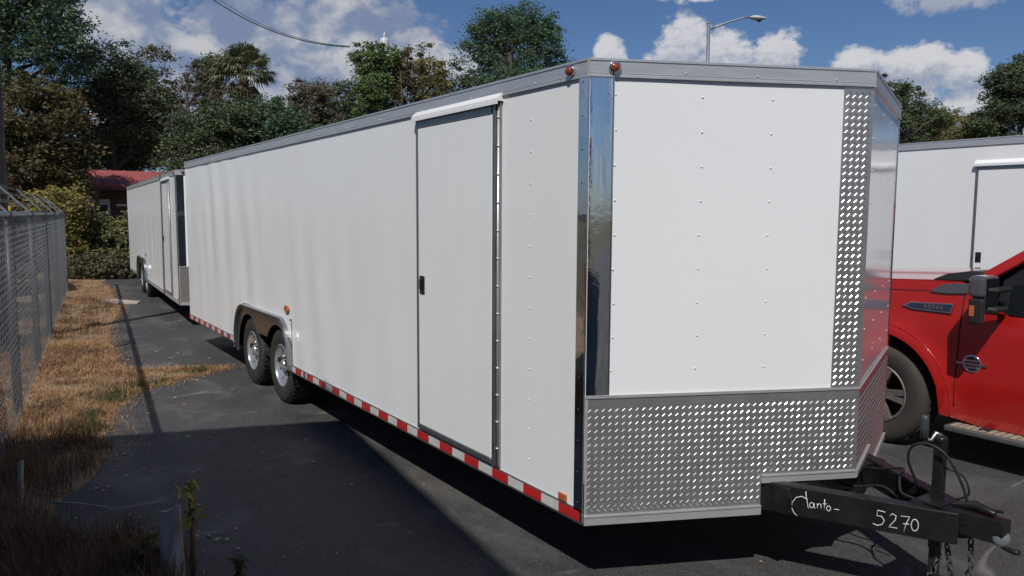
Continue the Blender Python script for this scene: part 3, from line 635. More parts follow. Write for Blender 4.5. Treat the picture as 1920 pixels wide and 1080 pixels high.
        mb.obox(F(0.001, ZG - .004, .0065), tt * (FL - .002), nrm * .005, (0, 0, .013))
        if lo_full: mb.obox(F(.001, ZB + .04, .0065), tt * .012, nrm * .004, (0, 0, ZG - ZB - .05))
        K(mb, 'guard_trim', M['alu'])
    guard(F1, n1, t1, True, 'stone_guard'); guard(F2, n2, t2, False, 'stone_guard')
    m = MB(); m.obox(F1(tp, ZG + .01, .0032), t1 * (FL - tp + .003), n1 * .003, (0, 0, ZP - ZG - .01)); lugs(m, F1, n1, t1, tp, FL, ZG + .01, ZP - .005, lambda t, z: False)
    K(m, 'nose_strip', [M['tread'], M['lug_glint']])
    # door with frame, hinges, latch and drip cap
    d0, d1, dz0, dz1 = door              # opening incl. frame
    m = MB(); m.box(d0 + .022, d1 - .072, -.022, -.006, dz0 + .030, dz1 - .055); dr = K(m, 'door', M['white'], bevel=.004)
    m = MB(); m.box(d0, d0 + .022, -.026, -.002, dz0, dz1); m.box(d1 - .050, d1 - .026, -.030, -.002, dz0, dz1); m.box(d1 - .072, d1 - .0505, -.020, -.002, dz0, dz1); m.box(d1 - .0255, d1, -.020, -.002, dz0, dz1)
    m.box(d0 + .0225, d1 - .0725, -.025, -.002, dz1 - .054, dz1 - .002); m.box(d0 + .0225, d1 - .0725, -.027, -.002, dz0 + .001, dz0 + .029)
    K(m, 'door_frame', M['alu_dull'], bevel=.002, seg=1)
    m = MB()
    for k in range(13): m.lathe([(.010, 0), (.010, .008)], (d1 - .010, -.022, dz0 + .10 + k * .148), (0, 0, 1), 8)
    m.tube([(d1 - .010, -.022, dz0), (d1 - .010, -.022, dz1)], .0065, 8); K(m, 'door_hinge', M['alu'])
    m = MB(); m.box(d0 - .02, d1 + .012, -.046, -.003, dz1 + .005, dz1 + .016); m.prism([(d0 - .02, -.003, dz1 + .058), (d0 - .02, -.003, dz1 + .0165), (d0 - .02, -.046, dz1 + .0165)], (d1 - d0 + .032, 0, 0)); m.box(d0 - .02, d1 + .012, -.048, -.042, dz1 - .012, dz1 + .0045)
    K(m, 'drip_cap', M['white'])
    m = MB(); m.box(d0 - .018, d1 + .010, -.0415, -.004, dz1 - .001, dz1 + .0045); K(m, 'drip_cap_seal', M['liner'])
    m = MB(); m.box(d0 + .045, d0 + .105, -.030, -.0225, 1.322, 1.434); lt = K(m, 'door_latch', M['plastic'], dr, bevel=.008)
    m = MB(); m.box(d0 + .058, d0 + .092, -.040, -.0305, 1.35, 1.415); K(m, 'paddle', M['black'], dr, bevel=.006)
    # fender: skirt plate with two arches and a rolled lip
    m = MB(); zt_ = .845
    def ztop(x):
        if x < fx0 + .36: q = (fx0 + .36 - x) / .36; return .40 + (zt_ - .40) * math.sqrt(max(0, 1 - q ** 2.2))
        if x > fx1 - .34: q = (x - fx1 + .34) / .34; return .40 + (zt_ - .40) * math.sqrt(max(0, 1 - q ** 2.2))
        return zt_
    def zbot(x):
        z = .60
        for wx in wheels:
            if abs(x - wx) < .395: z = max(z, rw + math.sqrt(.395 ** 2 - (x - wx) ** 2) * 1.0) if abs(x - (wheels[0] + wheels[1]) / 2) < .3 else rw + math.sqrt(.395 ** 2 - (x - wx) ** 2)
        if x < wheels[1] - .394 or x > wheels[0] + .394: z = .30
        return min(z, ztop(x) - .012)
    xs = [fx0 + (fx1 - fx0) * k / 110 for k in range(111)]
    for k in range(110):
        a, b = xs[k], xs[k + 1]; m.quad((a, -.026, zbot(a)), (b, -.026, zbot(b)), (b, -.026, ztop(b)), (a, -.026, ztop(a)))
    path = [(x, ztop(x)) for x in xs]; path = [(fx0, ZB)] + path + [(fx1, ZB)]
    for k in range(len(path) - 1):
        (a, za), (b, zb) = path[k], path[k + 1]
        rows = [(-.004, .004), (-.045, .006), (-.060, .0), (-.062, -.022), (-.050, -.030), (-.027, -.026)]
        for (y0, o0), (y1, o1) in zip(rows[:-1], rows[1:]):
            i_ = m.verts([(a, y0, za + o0), (b, y0, zb + o0), (b, y1, zb + o1), (a, y1, za + o1)]); m.face((i_, i_ + 3, i_ + 2, i_ + 1), 0, True)
    K(m, 'fender', M['fender_alu'])
    m = MB(); m.box(fx0 + .03, fx1 - .03, .30, .32, .1 + ZB - .1, .84); m.box(fx0 + .03, fx1 - .03, -.002, .30, .835, .85); m.box(fx0 + .02, fx0 + .035, -.002, .30, ZB, .84); m.box(fx1 - .035, fx1 - .02, -.002, .30, ZB, .84)
    K(m, 'wheel_well', M['liner'])
    # wheels, both sides
    def wheel(wx, y, out):
        o = bpy.data.objects.new('wheel', None); COL.objects.link(o); o.parent = root; o.location = (wx, y, rw)
        ax = (0, out, 0); m = MB()
        prof = [(.205, -.10), (.30, -.112), (.335, -.105), (.356, -.085), (.36, -.05), (.3605, 0), (.36, .05), (.356, .085), (.335, .105), (.30, .112), (.225, .104), (.205, .095)]
        m.lathe(prof, (0, 0, 0), ax, 40, cap=False)
        for k in range(44):
            a = 2 * PI * k / 44; c_, s_ = math.cos(a), math.sin(a)
            for yy in (-.06, 0, .06): m.obox(Vector((c_ * .358 - s_ * .012, yy - .024, s_ * .358 + c_ * .012)), (s_ * .024, 0, -c_ * .024), (0, .048, 0), (c_ * .006, 0, s_ * .006))
        m.build('tyre', M['rubber'], o)
        m = MB()
        for pr in ([(.206, .085), (.208, .100)], [(.208, .100), (.199, .103)], [(.199, .103), (.190, .088)], [(.190, .088), (.16, .074), (.12, .052), (.075, .036)], [(.075, .036), (.060, .040)], [(.058, .040), (.055, .088), (.045, .096)], [(.045, .096), (.0, .098)]):
            m.lathe(pr, (0, 0, 0), ax, 44, cap=False)
        m.lathe([(.2, .0), (.0, .001)], (0, 0, 0), ax, 30, 1)
        for k in range(6):
            a = 2 * PI * k / 6; m.lathe([(.012, 0), (.011, .018), (.004, .022)], (math.cos(a) * .092, out * .044, math.sin(a) * .092), ax, 8)
        for k in range(8):
            a = 2 * PI * (k + .5) / 8; m.lathe([(.015, 0), (.013, .004)], (math.cos(a) * .150, out * .0665, math.sin(a) * .150), ax, 10, 1)
        m.build('rim', [M['rim'], M['liner']], o)
    for wx in wheels: wheel(wx, .112, -1); wheel(wx, W - .112, 1)
    m = MB()
    for wx in wheels: m.tube([(wx, .22, rw), (wx, W - .22, rw)], .045, 8)
    K(m, 'axle', M['black'])
    # chassis
    m = MB()
    for y in (.42, W - .42): m.box(-L + .1, -.15, y - .03, y + .03, .235, ZB + .008)
    for k in range(int(L / .6)): m.box(-.4 - .6 * k, -.35 - .6 * k, .1, W - .1, .285, ZB + .006)
    K(m, 'chassis', M['black_dull'])
    # lamps
    def bullet(o, nrm):
        m = MB(); m.lathe([(.028, 0), (.029, .007), (.025, .012), (.020, .010)], o, nrm, 18); bz = K(m, 'marker_lamp', M['chrome'])
        m = MB(); m.lathe([(.021, .009), (.020, .018), (.015, .023), (.010, .021), (.007, .025), (.003, .026)], o, nrm, 18); m.build('lens', M['lamp_red'], bz)
    if tongue: bullet(Vector((-.115, -.016, ZP + .040)), (0, -1, 0)); bullet(F1(.112, ZP + .042, .016), n1)
    m = MB(); mx = wheels[0] + .275; a_ = []
    for k in range(20): a_.append((mx + .062 * math.cos(2 * PI * k / 20), -.0045, .938 + .036 * math.sin(2 * PI * k / 20)))
    m.prism(a_, (0, -.018, 0)); K(m, 'side_marker', M['amber'], bevel=.006)
    m = MB(); m.box(-.176, -.116, -.016, -.0045, ZR + .004, ZR + .040); K(m, 'side_reflector', M['amber'], bevel=.003)
    m = MB(); m.box(fx1 + .32, fx1 + .37, -.022, -.0155, ZB + .018, ZB + .075); K(m, 'stake_bracket', M['alu_dull'], bevel=.003)
    if tongue: add_tongue(root)
    return root

def add_tongue(root):
    CX, CY = 1.215, W / 2; zt, zb = .520, .375; zc = (zt + zb) / 2
    K = lambda mb, name, mats, parent=root, **kw: mb.build(name, mats, parent, **kw)
    dirs = {}
    for sgn in (-1, 1):
        d = Vector((-.892, sgn * .452, 0)).normalized(); p0 = Vector((CX - .11, CY + sgn * .040, zc)); p1 = p0 + d * 2.1
        m = MB(); m.beam(p0, p1, .062, zt - zb); K(m, 'tongue_beam', M['black'], bevel=.006)
        dirs[sgn] = (p0, d)
    m = MB(); m.box(-.2, -.1, .2, W - .2, .29, .374); m.box(.42, .50, CY - .42, CY + .42, .385, .51); K(m, 'cross_member', M['black'])
    # coupler
    m = MB(); m.prism([(CX - .30, CY - .095, zt - .055), (CX - .30, CY + .095, zt - .055), (CX - .02, CY + .036, zt - .055), (CX + .07, CY + .034, zt - .055), (CX + .07, CY - .034, zt - .055), (CX - .02, CY - .036, zt - .055)], (0, 0, .062))
    m.prism([(CX - .26, CY - .07, zt - .10), (CX - .26, CY + .07, zt - .10), (CX + .04, CY + .03, zt - .10), (CX + .04, CY - .03, zt - .10)], (0, 0, .05))
    m.tube([(CX - .16, CY, zt + .01), (CX - .06, CY, zt + .035), (CX + .02, CY, zt + .02)], [.018, .022, .016], 10)
    m.obox((CX - .10, CY + .02, zt + .012), (.14, 0, .012), (0, .018, 0), (0, 0, .012)); cp = K(m, 'coupler', M['black'], bevel=.006)
    m = MB(); m.lathe([(.020, -.016), (.034, -.012), (.037, 0), (.034, .012), (.020, .018), (.001, .020)], (CX + .050, CY - .004, zt - .075), (.55, -.75, .2), 22); K(m, 'ball_socket', M['socket'], cp)
    m = MB(); m.tube([(CX + .02, CY, zt - .075), (CX + .06, CY, zt - .11), (CX + .10, CY, zt - .118), (CX + .12, CY - .005, zt - .112)], .012, 8); K(m, 'latch_hook', M['black'], cp)
    # jack
    jx, jy = CX - .225, CY
    m = MB(); m.box(jx - .022, jx + .022, jy - .022, jy + .022, .30, .80); m.box(jx - .06, jx + .06, jy - .085, jy + .085, zt + .002, zt + .014); m.lathe([(.029, 0), (.029, .022), (.016, .03)], (jx, jy, .80), (0, 0, 1), 14)
    jk = K(m, 'tongue_jack', M['black'], bevel=.004)
    m = MB(); m.box(jx - .0175, jx + .0175, jy - .0175, jy + .0175, .03, .2995); m.box(jx - .06, jx + .06, jy - .06, jy + .06, .006, .0295); K(m, 'inner_leg', M['black_dull'], jk)
    m = MB(); a = Vector((jx, jy, .828)); b = a + Vector((-.016, -.014, .012)); c_ = b + Vector((-.012, -.013, -.034)); d = c_ + Vector((-.024, -.020, 0)); m.tube([a, b, c_, d], [.012, .011, .010, .010], 8); K(m, 'crank_arm', M['alu_dull'], jk)
    m = MB(); m.lathe([(.0, -.002), (.017, 0), (.019, .05), (.018, .10), (.014, .112), (.004, .114)], d + Vector((0, 0, .0)), (0, 0, 1), 12); K(m, 'crank_handle', M['galv_dark'], jk)
    # cables
    def loop(pts, r, name):
        V = [Vector(p) for p in pts]; out = []
        for k in range(len(V) - 1):
            p0, p1, p2, p3 = V[max(k - 1, 0)], V[k], V[k + 1], V[min(k + 2, len(V) - 1)]
            for q in range(7):
                t = q / 7; out.append(.5 * ((2 * p1) + (p2 - p0) * t + (2 * p0 - 5 * p1 + 4 * p2 - p3) * t * t + (3 * p1 - p0 - 3 * p2 + p3) * t ** 3))
        out.append(V[-1]); m = MB(); m.tube(out, r, 6); K(m, name, M['cable'])
    loop([(jx - .10, jy + .03, zt + .03), (jx - .12, jy - .04, zt + .16), (jx - .10, jy - .06, zt + .24), (jx - .03, jy - .065, zt + .275), (jx + .05, jy - .05, zt + .24), (jx + .11, jy - .02, zt + .12), (jx + .135, jy + .0, zt + .01)], .0062, 'breakaway_cable')
    loop([(jx + .03, jy - .01, zt + .17), (jx + .09, jy + .03, zt + .14), (jx + .11, jy + .05, zt + .06), (jx + .06, jy + .05, zt + .02)], .005, 'brake_wire')
    loop([(jx - .55, jy + .20, zt - .02), (jx - .36, jy + .12, zt + .03), (jx - .22, jy + .10, zt + .075), (jx - .19, jy + .02, zt + .05), (jx - .14, jy - .05, zt + .01), (jx - .06, jy - .085, zt + .012)], .0065, 'brake_wire')
    loop([(jx - .62, jy - .02, zt - .05), (jx - .45, jy + .04, zt - .07), (jx - .3, jy + .06, zt - .03), (jx - .2, jy + .03, zt - .05)], .007, 'brake_wire')
    # safety chains: real links
    def chain(path, name):
        m = MB(); V = [Vector(p) for p in path]; seg = []
        for k in range(len(V) - 1):
            n = max(2, int((V[k + 1] - V[k]).length / .026))
            for q in range(n): seg.append((V[k].lerp(V[k + 1], q / n), (V[k + 1] - V[k]).normalized()))
        for q, (p, t) in enumerate(seg):
            side = t.cross(Vector((.3, .8, .5))).normalized(); side = side if q % 2 else t.cross(side)
            ring = [p + t * .020 * math.cos(2 * PI * j / 10) + side * .0115 * math.sin(2 * PI * j / 10) for j in range(11)]
            m.tube(ring, .0042, 5, cap=False)
        K(m, name, M['galv_dark'])
    chain([(jx + .02, jy - .03, zb - .005), (jx + .03, jy - .02, zb - .10), (jx + .01, jy - .04, zb - .20), (jx + .05, jy - .01, zb - .26), (jx + .08, jy, zb - .18), (jx + .06, jy - .02, zb - .02)], 'safety_chain')
    chain([(jx + .14, jy + .03, zb - .005), (jx + .15, jy + .02, zb - .12), (jx + .12, jy + .03, zb - .24), (jx + .10, jy + .05, zb - .30)], 'safety_chain')
    # chalk handwriting on the near beam's outer face
    p0, d = dirs[-1]; nrm = Vector((d.y, -d.x, 0)).normalized()
    if nrm.y > 0: nrm = -nrm
    right = -d                            # towards the coupler
    def stroke(mb, pts, S, Z, sc):
        base = p0 + nrm * .0325
        P = [base + right * (S + x * sc) + Vector((0, 0, Z - zc + y * sc)) for x, y in pts]
        mb.tube(P, .0021, 5)
    m = MB()
    arc = lambda cx, cy, rx, ry, a0, a1, n=10: [(cx + rx * math.cos(rad(a0 + (a1 - a0) * k / n)), cy + ry * math.sin(rad(a0 + (a1 - a0) * k / n))) for k in range(n + 1)]
    S, Z, sc = -.700, .425, .0250
    for st in ([(3.0, 1.7), (1.9, 2.1), (.9, 1.7), (.2, .6), (.1, -.4), (.6, -1.4), (1.2, -1.9)], [(2.6, 3.2), (2.7, 2.2), (2.95, 1.1), (3.1, .2), (3.3, .0)],
               arc(3.75, .7, .38, .5, 60, 400), [(4.15, 1.2), (4.2, .4), (4.4, .15)], [(4.75, 1.25), (4.8, .2)], [(4.8, .9), (5.15, 1.3), (5.4, 1.0), (5.45, .2)], [(6.0, 2.3), (6.0, .2)], [(5.65, 1.35), (6.4, 1.45)], arc(6.75, .65, .36, .5, 90, 450), [(7.7, .7), (8.6, .75)]):
        stroke(m, st, S, Z, sc)
    K(m, 'chalk_writing', M['chalk']); m = MB()
    S, Z, sc = -.345, .408, .0260
    for st in ([(2.1, 2.4), (.9, 2.55), (.75, 1.5), (1.5, 1.55), (2.0, .9), (1.7, .1), (.9, -.25), (.2, .0)], [(2.8, 1.8), (3.2, 2.35), (3.8, 2.1), (3.7, 1.3), (2.9, .1), (2.75, -.1), (4.1, -.1)], [(4.5, 2.2), (5.9, 2.3), (5.4, 1.0), (5.1, -.7)], [(4.9, .9), (5.9, 1.0)], arc(6.75, 1.0, .55, 1.05, 100, 460, 14)):
        stroke(m, st, S, Z, sc)
    K(m, 'chalk_writing', M['chalk'])

T1 = trailer('big white V-nose trailer in the foreground with red and white tape and black hitch', (0, 0, 0), 0, 8.55, 2.514, (-4.57, -5.54), (-1.645, -.700, .445, 2.402), True, True)
T2 = trailer('farther white trailer parked nose first behind the big trailer at the end of the lane', (-10.28, .20, 0), rad(-3.4), 9.2, 2.50, (-5.25, -6.25), (-1.70, -.75, .445, 2.38), False, True)
T3 = trailer('white trailer at the right edge standing behind the red pickup truck', (.13, 6.95, 0), rad(1.0), 8.55, 2.70, (-4.57, -5.54), (-1.645, -.700, .445, 2.40), False, True)

# ================================================================ RED PICKUP
def truck():
    root = thing('pickup_truck', 'glossy red crew cab pickup parked beside the trailer nose, dusty tyres', 'pickup truck', (-.665, 3.60, 0))
    K = lambda mb, name, mats, parent=root, **kw: mb.build(name, mats, parent, **kw)
    WD = 2.03; A1, A2, RA = 0.0, 3.95, .505; zc = .405
    def belt(u):
        return float(np.interp(u, [-1.0, -.85, -.4, .35, .60, .78, .92, 1.75, 2.95, 5.2], [1.17, 1.24, 1.31, 1.345, 1.345, 1.25, 1.125, 1.14, 1.20, 1.20]))
    def bot(u):
        z = float(np.interp(u, [-1.0, -.6, .5, .75, 3.2, 4.6, 5.2], [.50, .42, .34, .30, .30, .42, .50]))
        for a in (A1, A2):
            if abs(u - a) < RA: z = max(z, zc + math.sqrt(RA ** 2 - (u - a) ** 2))
        return z
    def off(u, z):
        """distance of the skin inward from the widest line"""
        s = (z - .30) / .9; o = .012 + .055 * max(0, .35 - s) ** 1.3 * 3 + .075 * max(0, s - .72) ** 1.4 * 2.2
        o -= .018 * math.exp(-((z - .66) / .05) ** 2) * 0 + .0
        for a in (A1, A2):
            r = math.hypot(u - a, z - zc); fl = math.exp(-max(0, (r - RA) / .10) ** 2.0) if r > RA * .8 else 0
            o -= .042 * fl * (1 if z > .3 else 0)
        o += .012 * math.exp(-((u - .66) / .02) ** 2) * 0
        if u < -.55: o += .5 * (-.55 - u) ** 2
        return o
    us = sorted(set([round(-.95 + .035 * k, 3) for k in range(177)] + [A1 - RA, A1 + RA, A2 - RA, A2 + RA]))
    NV = 26
    for side in (0, 1):
        m = MB(); base = []
        for u in us:
            b0, b1 = bot(u), belt(u); row = []
            for j in range(NV + 1):
                z = b0 + (b1 - b0) * j / NV; o = off(u, z); row.append((u, o if side == 0 else WD - o, z))
            base.append(m.verts(row))
        for k in range(len(us) - 1):
            for j in range(NV):
                q = (base[k] + j, base[k + 1] + j, base[k + 1] + j + 1, base[k] + j + 1); m.face(q if side == 0 else q[::-1], 0, True)
        K(m, 'body_side', M['red_paint'])
    # hood, cowl, front
    m = MB()
    def hood(a, b):
        u = -.95 + 1.50 * b; v = .06 + (WD - .12) * a; c_ = 1 - abs(2 * a - 1) ** 2.4
        bulge = .035 * (1 if .25 < a < .75 else max(0, 1 - abs(abs(a - .5) - .25) / .05))
        return (u, v, belt(u) - .004 + .032 * c_ + .5 * bulge - .25 * max(0, -.75 - u) ** 1.2)
    m.grid(hood, 40, 30); K(m, 'hood', M['red_paint'])
    m = MB(); m.box(-1.0, -.93, .12, WD - .12, .60, 1.14); K(m, 'grille', M['truck_chrome'], bevel=.03)
    m = MB(); m.box(-1.10, -.955, .05, WD - .05, .42, .66); K(m, 'front_bumper', M['truck_chrome'], bevel=.04)
    for v in (.10, WD - .38):
        m = MB(); m.box(-.985, -.90, v, v + .28, .82, 1.12); K(m, 'headlight', M['glass'], bevel=.02)
    # cowl panel at the foot of the windscreen
    m = MB(); m.prism([(.36, .075, 1.345), (.52, .075, 1.347), (.80, .085, 1.36), (.82, .10, 1.415), (.62, .10, 1.425), (.46, .09, 1.395)], (0, WD - .19, 0)); K(m, 'cowl', M['plastic'], bevel=.008)
    pk = lambda u, z: (u, off(u, z) - .002, z)
    m = MB(); m.prism([pk(.37, 1.252), pk(.42, 1.300), pk(.50, 1.326), pk(.64, 1.338), pk(.64, 1.262), pk(.50, 1.250)], (0, -.012, 0)); K(m, 'cowl_trim', M['cap'], bevel=.003)
    # cab greenhouse
    def ghr(u, v_in, z): return (u, v_in, z)
    roofz = 1.93; S0, S1 = .085, WD - .085; R0, R1 = .24, WD - .24
    def pillar(mb, a, b, w):
        mb.beam(a, b, w, .05, 0, (0, -1, .3))
    for (v0, v1) in ((S0, R0), (S1, R1)):
        m = MB()
        pillar(m, (.74, v0, 1.385), (1.46, v1, roofz - .02), .075); pillar(m, (1.80, v0, 1.12), (1.84, v1, roofz - .02), .09); pillar(m, (2.92, v0, 1.15), (2.80, v1, roofz - .02), .16)
        m.beam((1.42, v1, roofz - .03), (2.86, v1, roofz - .03), .06, .06)
        K(m, 'cab_frame', M['red_paint'], bevel=.012)
    m = MB(); m.grid(lambda a, b: (1.36 + 1.55 * b, R0 - .03 + (R1 - R0 + .06) * a, roofz + .045 * (1 - abs(2 * a - 1) ** 3) - .03 * max(0, abs(2 * b - 1) - .6)), 16, 12)
    K(m, 'roof', M['red_paint'])
    for (v0, v1) in ((S0 + .012, R0 + .012), (S1 - .012, R1 - .012)):
        for (a, b, c_, d) in (((.84, 1.12), (1.78, 1.13), (1.81, roofz - .06), (1.42, roofz - .06)), ((1.87, 1.13), (2.84, 1.15), (2.76, roofz - .06), (1.88, roofz - .06))):
            f = lambda q: v0 + (v1 - v0) * (q[1] - 1.12) / (roofz - 1.12)
            m = MB(); P = [(q[0], f(q), q[1]) for q in (a, b, c_, d)]
            if a[0] < 1: P = [(.80, f((0, 1.12)), 1.12), P[1], P[2], P[3], (.84, f((0, 1.40)), 1.40)]
            m.prism(P, (0, .006 if v0 < 1 else -.006, 0)); K(m, 'side_window', M['glass'])
    m = MB(); m.prism([(.70, .12, 1.40), (.70, WD - .12, 1.40), (1.40, WD - .27, roofz - .01), (1.40, .27, roofz - .01)], (.008, 0, -.01)); K(m, 'windscreen', M['glass'])
    m = MB(); m.prism([(2.93, .12, 1.18), (2.93, WD - .12, 1.18), (2.84, WD - .27, roofz - .03), (2.84, .27, roofz - .03)], (-.008, 0, 0)); K(m, 'rear_window', M['glass'])
    # black sill strip and door gaps
    m = MB(); m.tube([(.80, .060, 1.128), (1.8, .055, 1.140), (2.9, .055, 1.165)], .010, 6); K(m, 'window_trim', M['plastic'])
    def gap(u0, u1, z0, z1, n=16):
        m = MB(); P = []
        for k in range(n + 1):
            z = z0 + (z1 - z0) * k / n; u = u0 + (u1 - u0) * k / n; P.append((u, off(u, z) - .0015, z))
        m.tube(P, .0042, 5); return m
    for (u0, u1, z0, z1) in ((.60, .62, .42, 1.30), (1.79, 1.80, .34, 1.12), (2.93, 2.92, .36, 1.15)): K(gap(u0, u1, z0, z1), 'panel_gap', M['liner'])
    m = MB(); P = []
    for k in range(15):
        u = -.9 + 1.50 * k / 14; z = belt(u) - .085; P.append((u, off(u, z) - .0012, z))
    m.tube(P, .0032, 5); K(m, 'panel_gap', M['liner'])
    # flare lip round the front arch
    for a in (A1, A2):
        m = MB(); P = []
        for k in range(31):
            an = rad(-8 + 196 * k / 30); u = a + (RA + .075) * math.cos(an); z = zc + (RA + .075) * math.sin(an)
            P.append((u, off(u, z) - .002, z))
        m.tube(P, .0045, 5); K(m, 'arch_crease', M['red_paint'])
    # inner shell
    m = MB(); m.box(-.9, 5.1, .30, WD - .30, .42, 1.05); m.box(.70, .72, .1, WD - .1, .9, 1.36); K(m, 'under_body', M['liner'])
    m = MB(); m.box(2.95, 5.15, .13, WD - .13, .85, .88); K(m, 'bed_floor', M['black_dull'])
    m = MB(); m.box(5.16, 5.20, .10, WD - .10, .55, 1.19); K(m, 'tailgate', M['red_paint'], bevel=.01)
    m = MB(); m.box(2.94, 2.97, .10, WD - .10, .55, 1.19); m.box(2.97, 5.16, .06, .13, 1.185, 1.21); m.box(2.97, 5.16, WD - .13, WD - .06, 1.185, 1.21); K(m, 'bed_rail', M['red_paint'])
    # seats and steering wheel seen through the glass
    for v in (.30, 1.20):
        m = MB(); m.box(1.45, 1.60, v, v + .5, .95, 1.55); m.box(1.10, 1.55, v, v + .5, .85, 1.0); K(m, 'seat', M['seat'], bevel=.05)
    m = MB(); m.tube([(1.05 + .07 * math.sin(2 * PI * k / 20), .55 + .19 * math.cos(2 * PI * k / 20), 1.27 + .17 * math.sin(2 * PI * k / 20)) for k in range(21)], .016, 6); K(m, 'steering_wheel', M['seat'])
    # fender vent badge
    m = MB(); u0, u1 = .17, .56; pl = lambda u, z, e: (u, off(u, z) - e, z)
    m.prism([pl(u0, 1.132, .004), pl(u0 + .06, 1.166, .004), pl(u1, 1.180, .004), pl(u1 - .015, 1.105, .004), pl(u0 + .09, 1.110, .004)], (0, -.010, 0)); vb = K(m, 'fender_vent', M['truck_chrome'], bevel=.003)
    m = MB(); m.prism([pl(u0 + .035, 1.135, .0148), pl(u0 + .075, 1.158, .0148), pl(u1 - .015, 1.171, .0148), pl(u1 - .027, 1.116, .0148), pl(u0 + .10, 1.120, .0148)], (0, -.003, 0)); K(m, 'vent_insert', M['vent'], vb)
    m = MB()
    for k in range(5): m.box(.345 + .030 * k, .365 + .030 * k, off(.4, 1.14) - .0205, off(.4, 1.14) - .0179, 1.130, 1.158)
    K(m, 'vent_bars', M['truck_chrome'], vb)
    # round door badge: ring with a cross bar
    bu, bz = .712, .757; bo = off(bu, bz)
    m = MB(); m.lathe([(.066, 0), (.066, .006), (.058, .010), (.050, .006), (.050, .0)], (bu, bo, bz), (0, -1, 0), 28); m.box(bu - .105, bu + .105, bo - .011, bo - .002, bz - .010, bz + .006); m.box(bu - .045, bu + .045, bo - .012, bo - .002, bz + .016, bz + .030); m.box(bu - .040, bu + .04, bo - .012, bo - .002, bz - .034, bz - .020)
    em = K(m, 'door_emblem', M['truck_chrome']); m = MB(); m.lathe([(.050, 0), (.049, .004)], (bu, bo, bz), (0, -1, 0), 24); K(m, 'emblem_disc', M['plastic'], em)
    m = MB(); m.box(1.50, 1.68, .004, .03, .99, 1.03); K(m, 'door_handle', M['red_paint'], bevel=.01)
    # tow mirrors
    for sgn, v in ((-1, 0), (1, WD)):
        mr = MB(); y0, y1 = (v - .30, v - .07) if sgn < 0 else (v + .07, v + .30)
        mr.box(.80, .90, y0, y1, 1.085, 1.265); mr.box(.86, .94, min(v, (y0 + y1) / 2), max(v, (y0 + y1) / 2), 1.16, 1.20); mr.box(.86, .94, min(v + sgn * -.05, (y0 + y1) / 2), max(v + sgn * -.05, (y0 + y1) / 2), 1.30, 1.335)
        ob = K(mr, 'mirror', M['plastic'], bevel=.022, seg=3)
        c_ = MB(); c_.box(.792, .902, y0 - .004, y1 + .004, 1.268, 1.42); K(c_, 'mirror_cap', M['cap'], ob, bevel=.03, seg=3)
        c_ = MB(); c_.box(.812, .845, y0 - .004 if sgn < 0 else y1 - .004, y0 + .004 if sgn < 0 else y1 + .004, 1.14, 1.215); K(c_, 'turn_signal', M['amber'], ob, bevel=.003)
        c_ = MB(); c_.box(.9005, .904, y0 + .02, y1 - .02, 1.11, 1.40); K(c_, 'mirror_glass', M['chrome'], ob)
    # running board
    m = MB(); m.box(.58, 3.2, -.075, .10, .245, .288); rb = K(m, 'running_board', M['alu_dull'], bevel=.012)
    m = MB()
    for k in range(52): m.box(.62 + .05 * k, .655 + .05 * k, -.068, .06, .2885, .294)
    K(m, 'step_tread', M['step'], rb)
    for u in (.8, 1.8, 2.9): m = MB(); m.box(u, u + .06, -.02, .4, .25, .30); K(m, 'step_bracket', M['black_dull'], rb)
    m = MB(); m.box(-.6, 4.8, .45, .55, .30, .42); m.box(-.6, 4.8, WD - .55, WD - .45, .30, .42); K(m, 'chassis', M['black_dull'])
    # wheels
    def wheel(u, v, out):
        o = bpy.data.objects.new('wheel', None); COL.objects.link(o); o.parent = root; o.location = (u, v, zc)
        ax = (0, out, 0); m = MB(); R = .405
        m.lathe([(.235, -.13), (.33, -.14), (.375, -.13), (R - .006, -.10), (R, -.06), (R + .001, 0), (R, .06), (R - .006, .10), (.375, .13), (.33, .14), (.262, .132), (.235, .12)], (0, 0, 0), ax, 44, cap=False)
        for k in range(40):
            a = 2 * PI * k / 40; c_, s_ = math.cos(a), math.sin(a)
            for yy in (-.075, -.02, .035): m.obox(Vector((c_ * (R - .002) - s_ * .016, yy - .01 + .02 * (k % 2), s_ * (R - .002) + c_ * .016)), (s_ * .034, 0, -c_ * .034), (0, .044, 0), (c_ * .009, 0, s_ * .009))
        m.build('tyre', M['dusty_rubber'], o)
        m = MB(); m.lathe([(.236, .10), (.240, .128), (.226, .130), (.214, .10), (.21, .02)], (0, 0, 0), ax, 40, cap=False)
        for k in range(5):
            for da in (-.16, .16):
                a = 2 * PI * k / 5 + da; a2 = 2 * PI * k / 5 + da * .8
                p = Vector((math.cos(a2) * .05, out * .095, math.sin(a2) * .05)); q = Vector((math.cos(a) * .222, out * .112, math.sin(a) * .222)); m.beam(p, q, .044, .04, 0, (0, out, 0))
        m.lathe([(.075, .08), (.072, .115), (.05, .125), (.0, .126)], (0, 0, 0), ax, 20)
        m.build('rim', M['truck_rim'], o)
        m = MB(); m.lathe([(.212, .02), (.20, .032)], (0, 0, 0), ax, 24); m.build('brake_disc', M['liner'], o)
    for u in (A1, A2): wheel(u, .145, -1); wheel(u, WD - .145, 1)
truck()

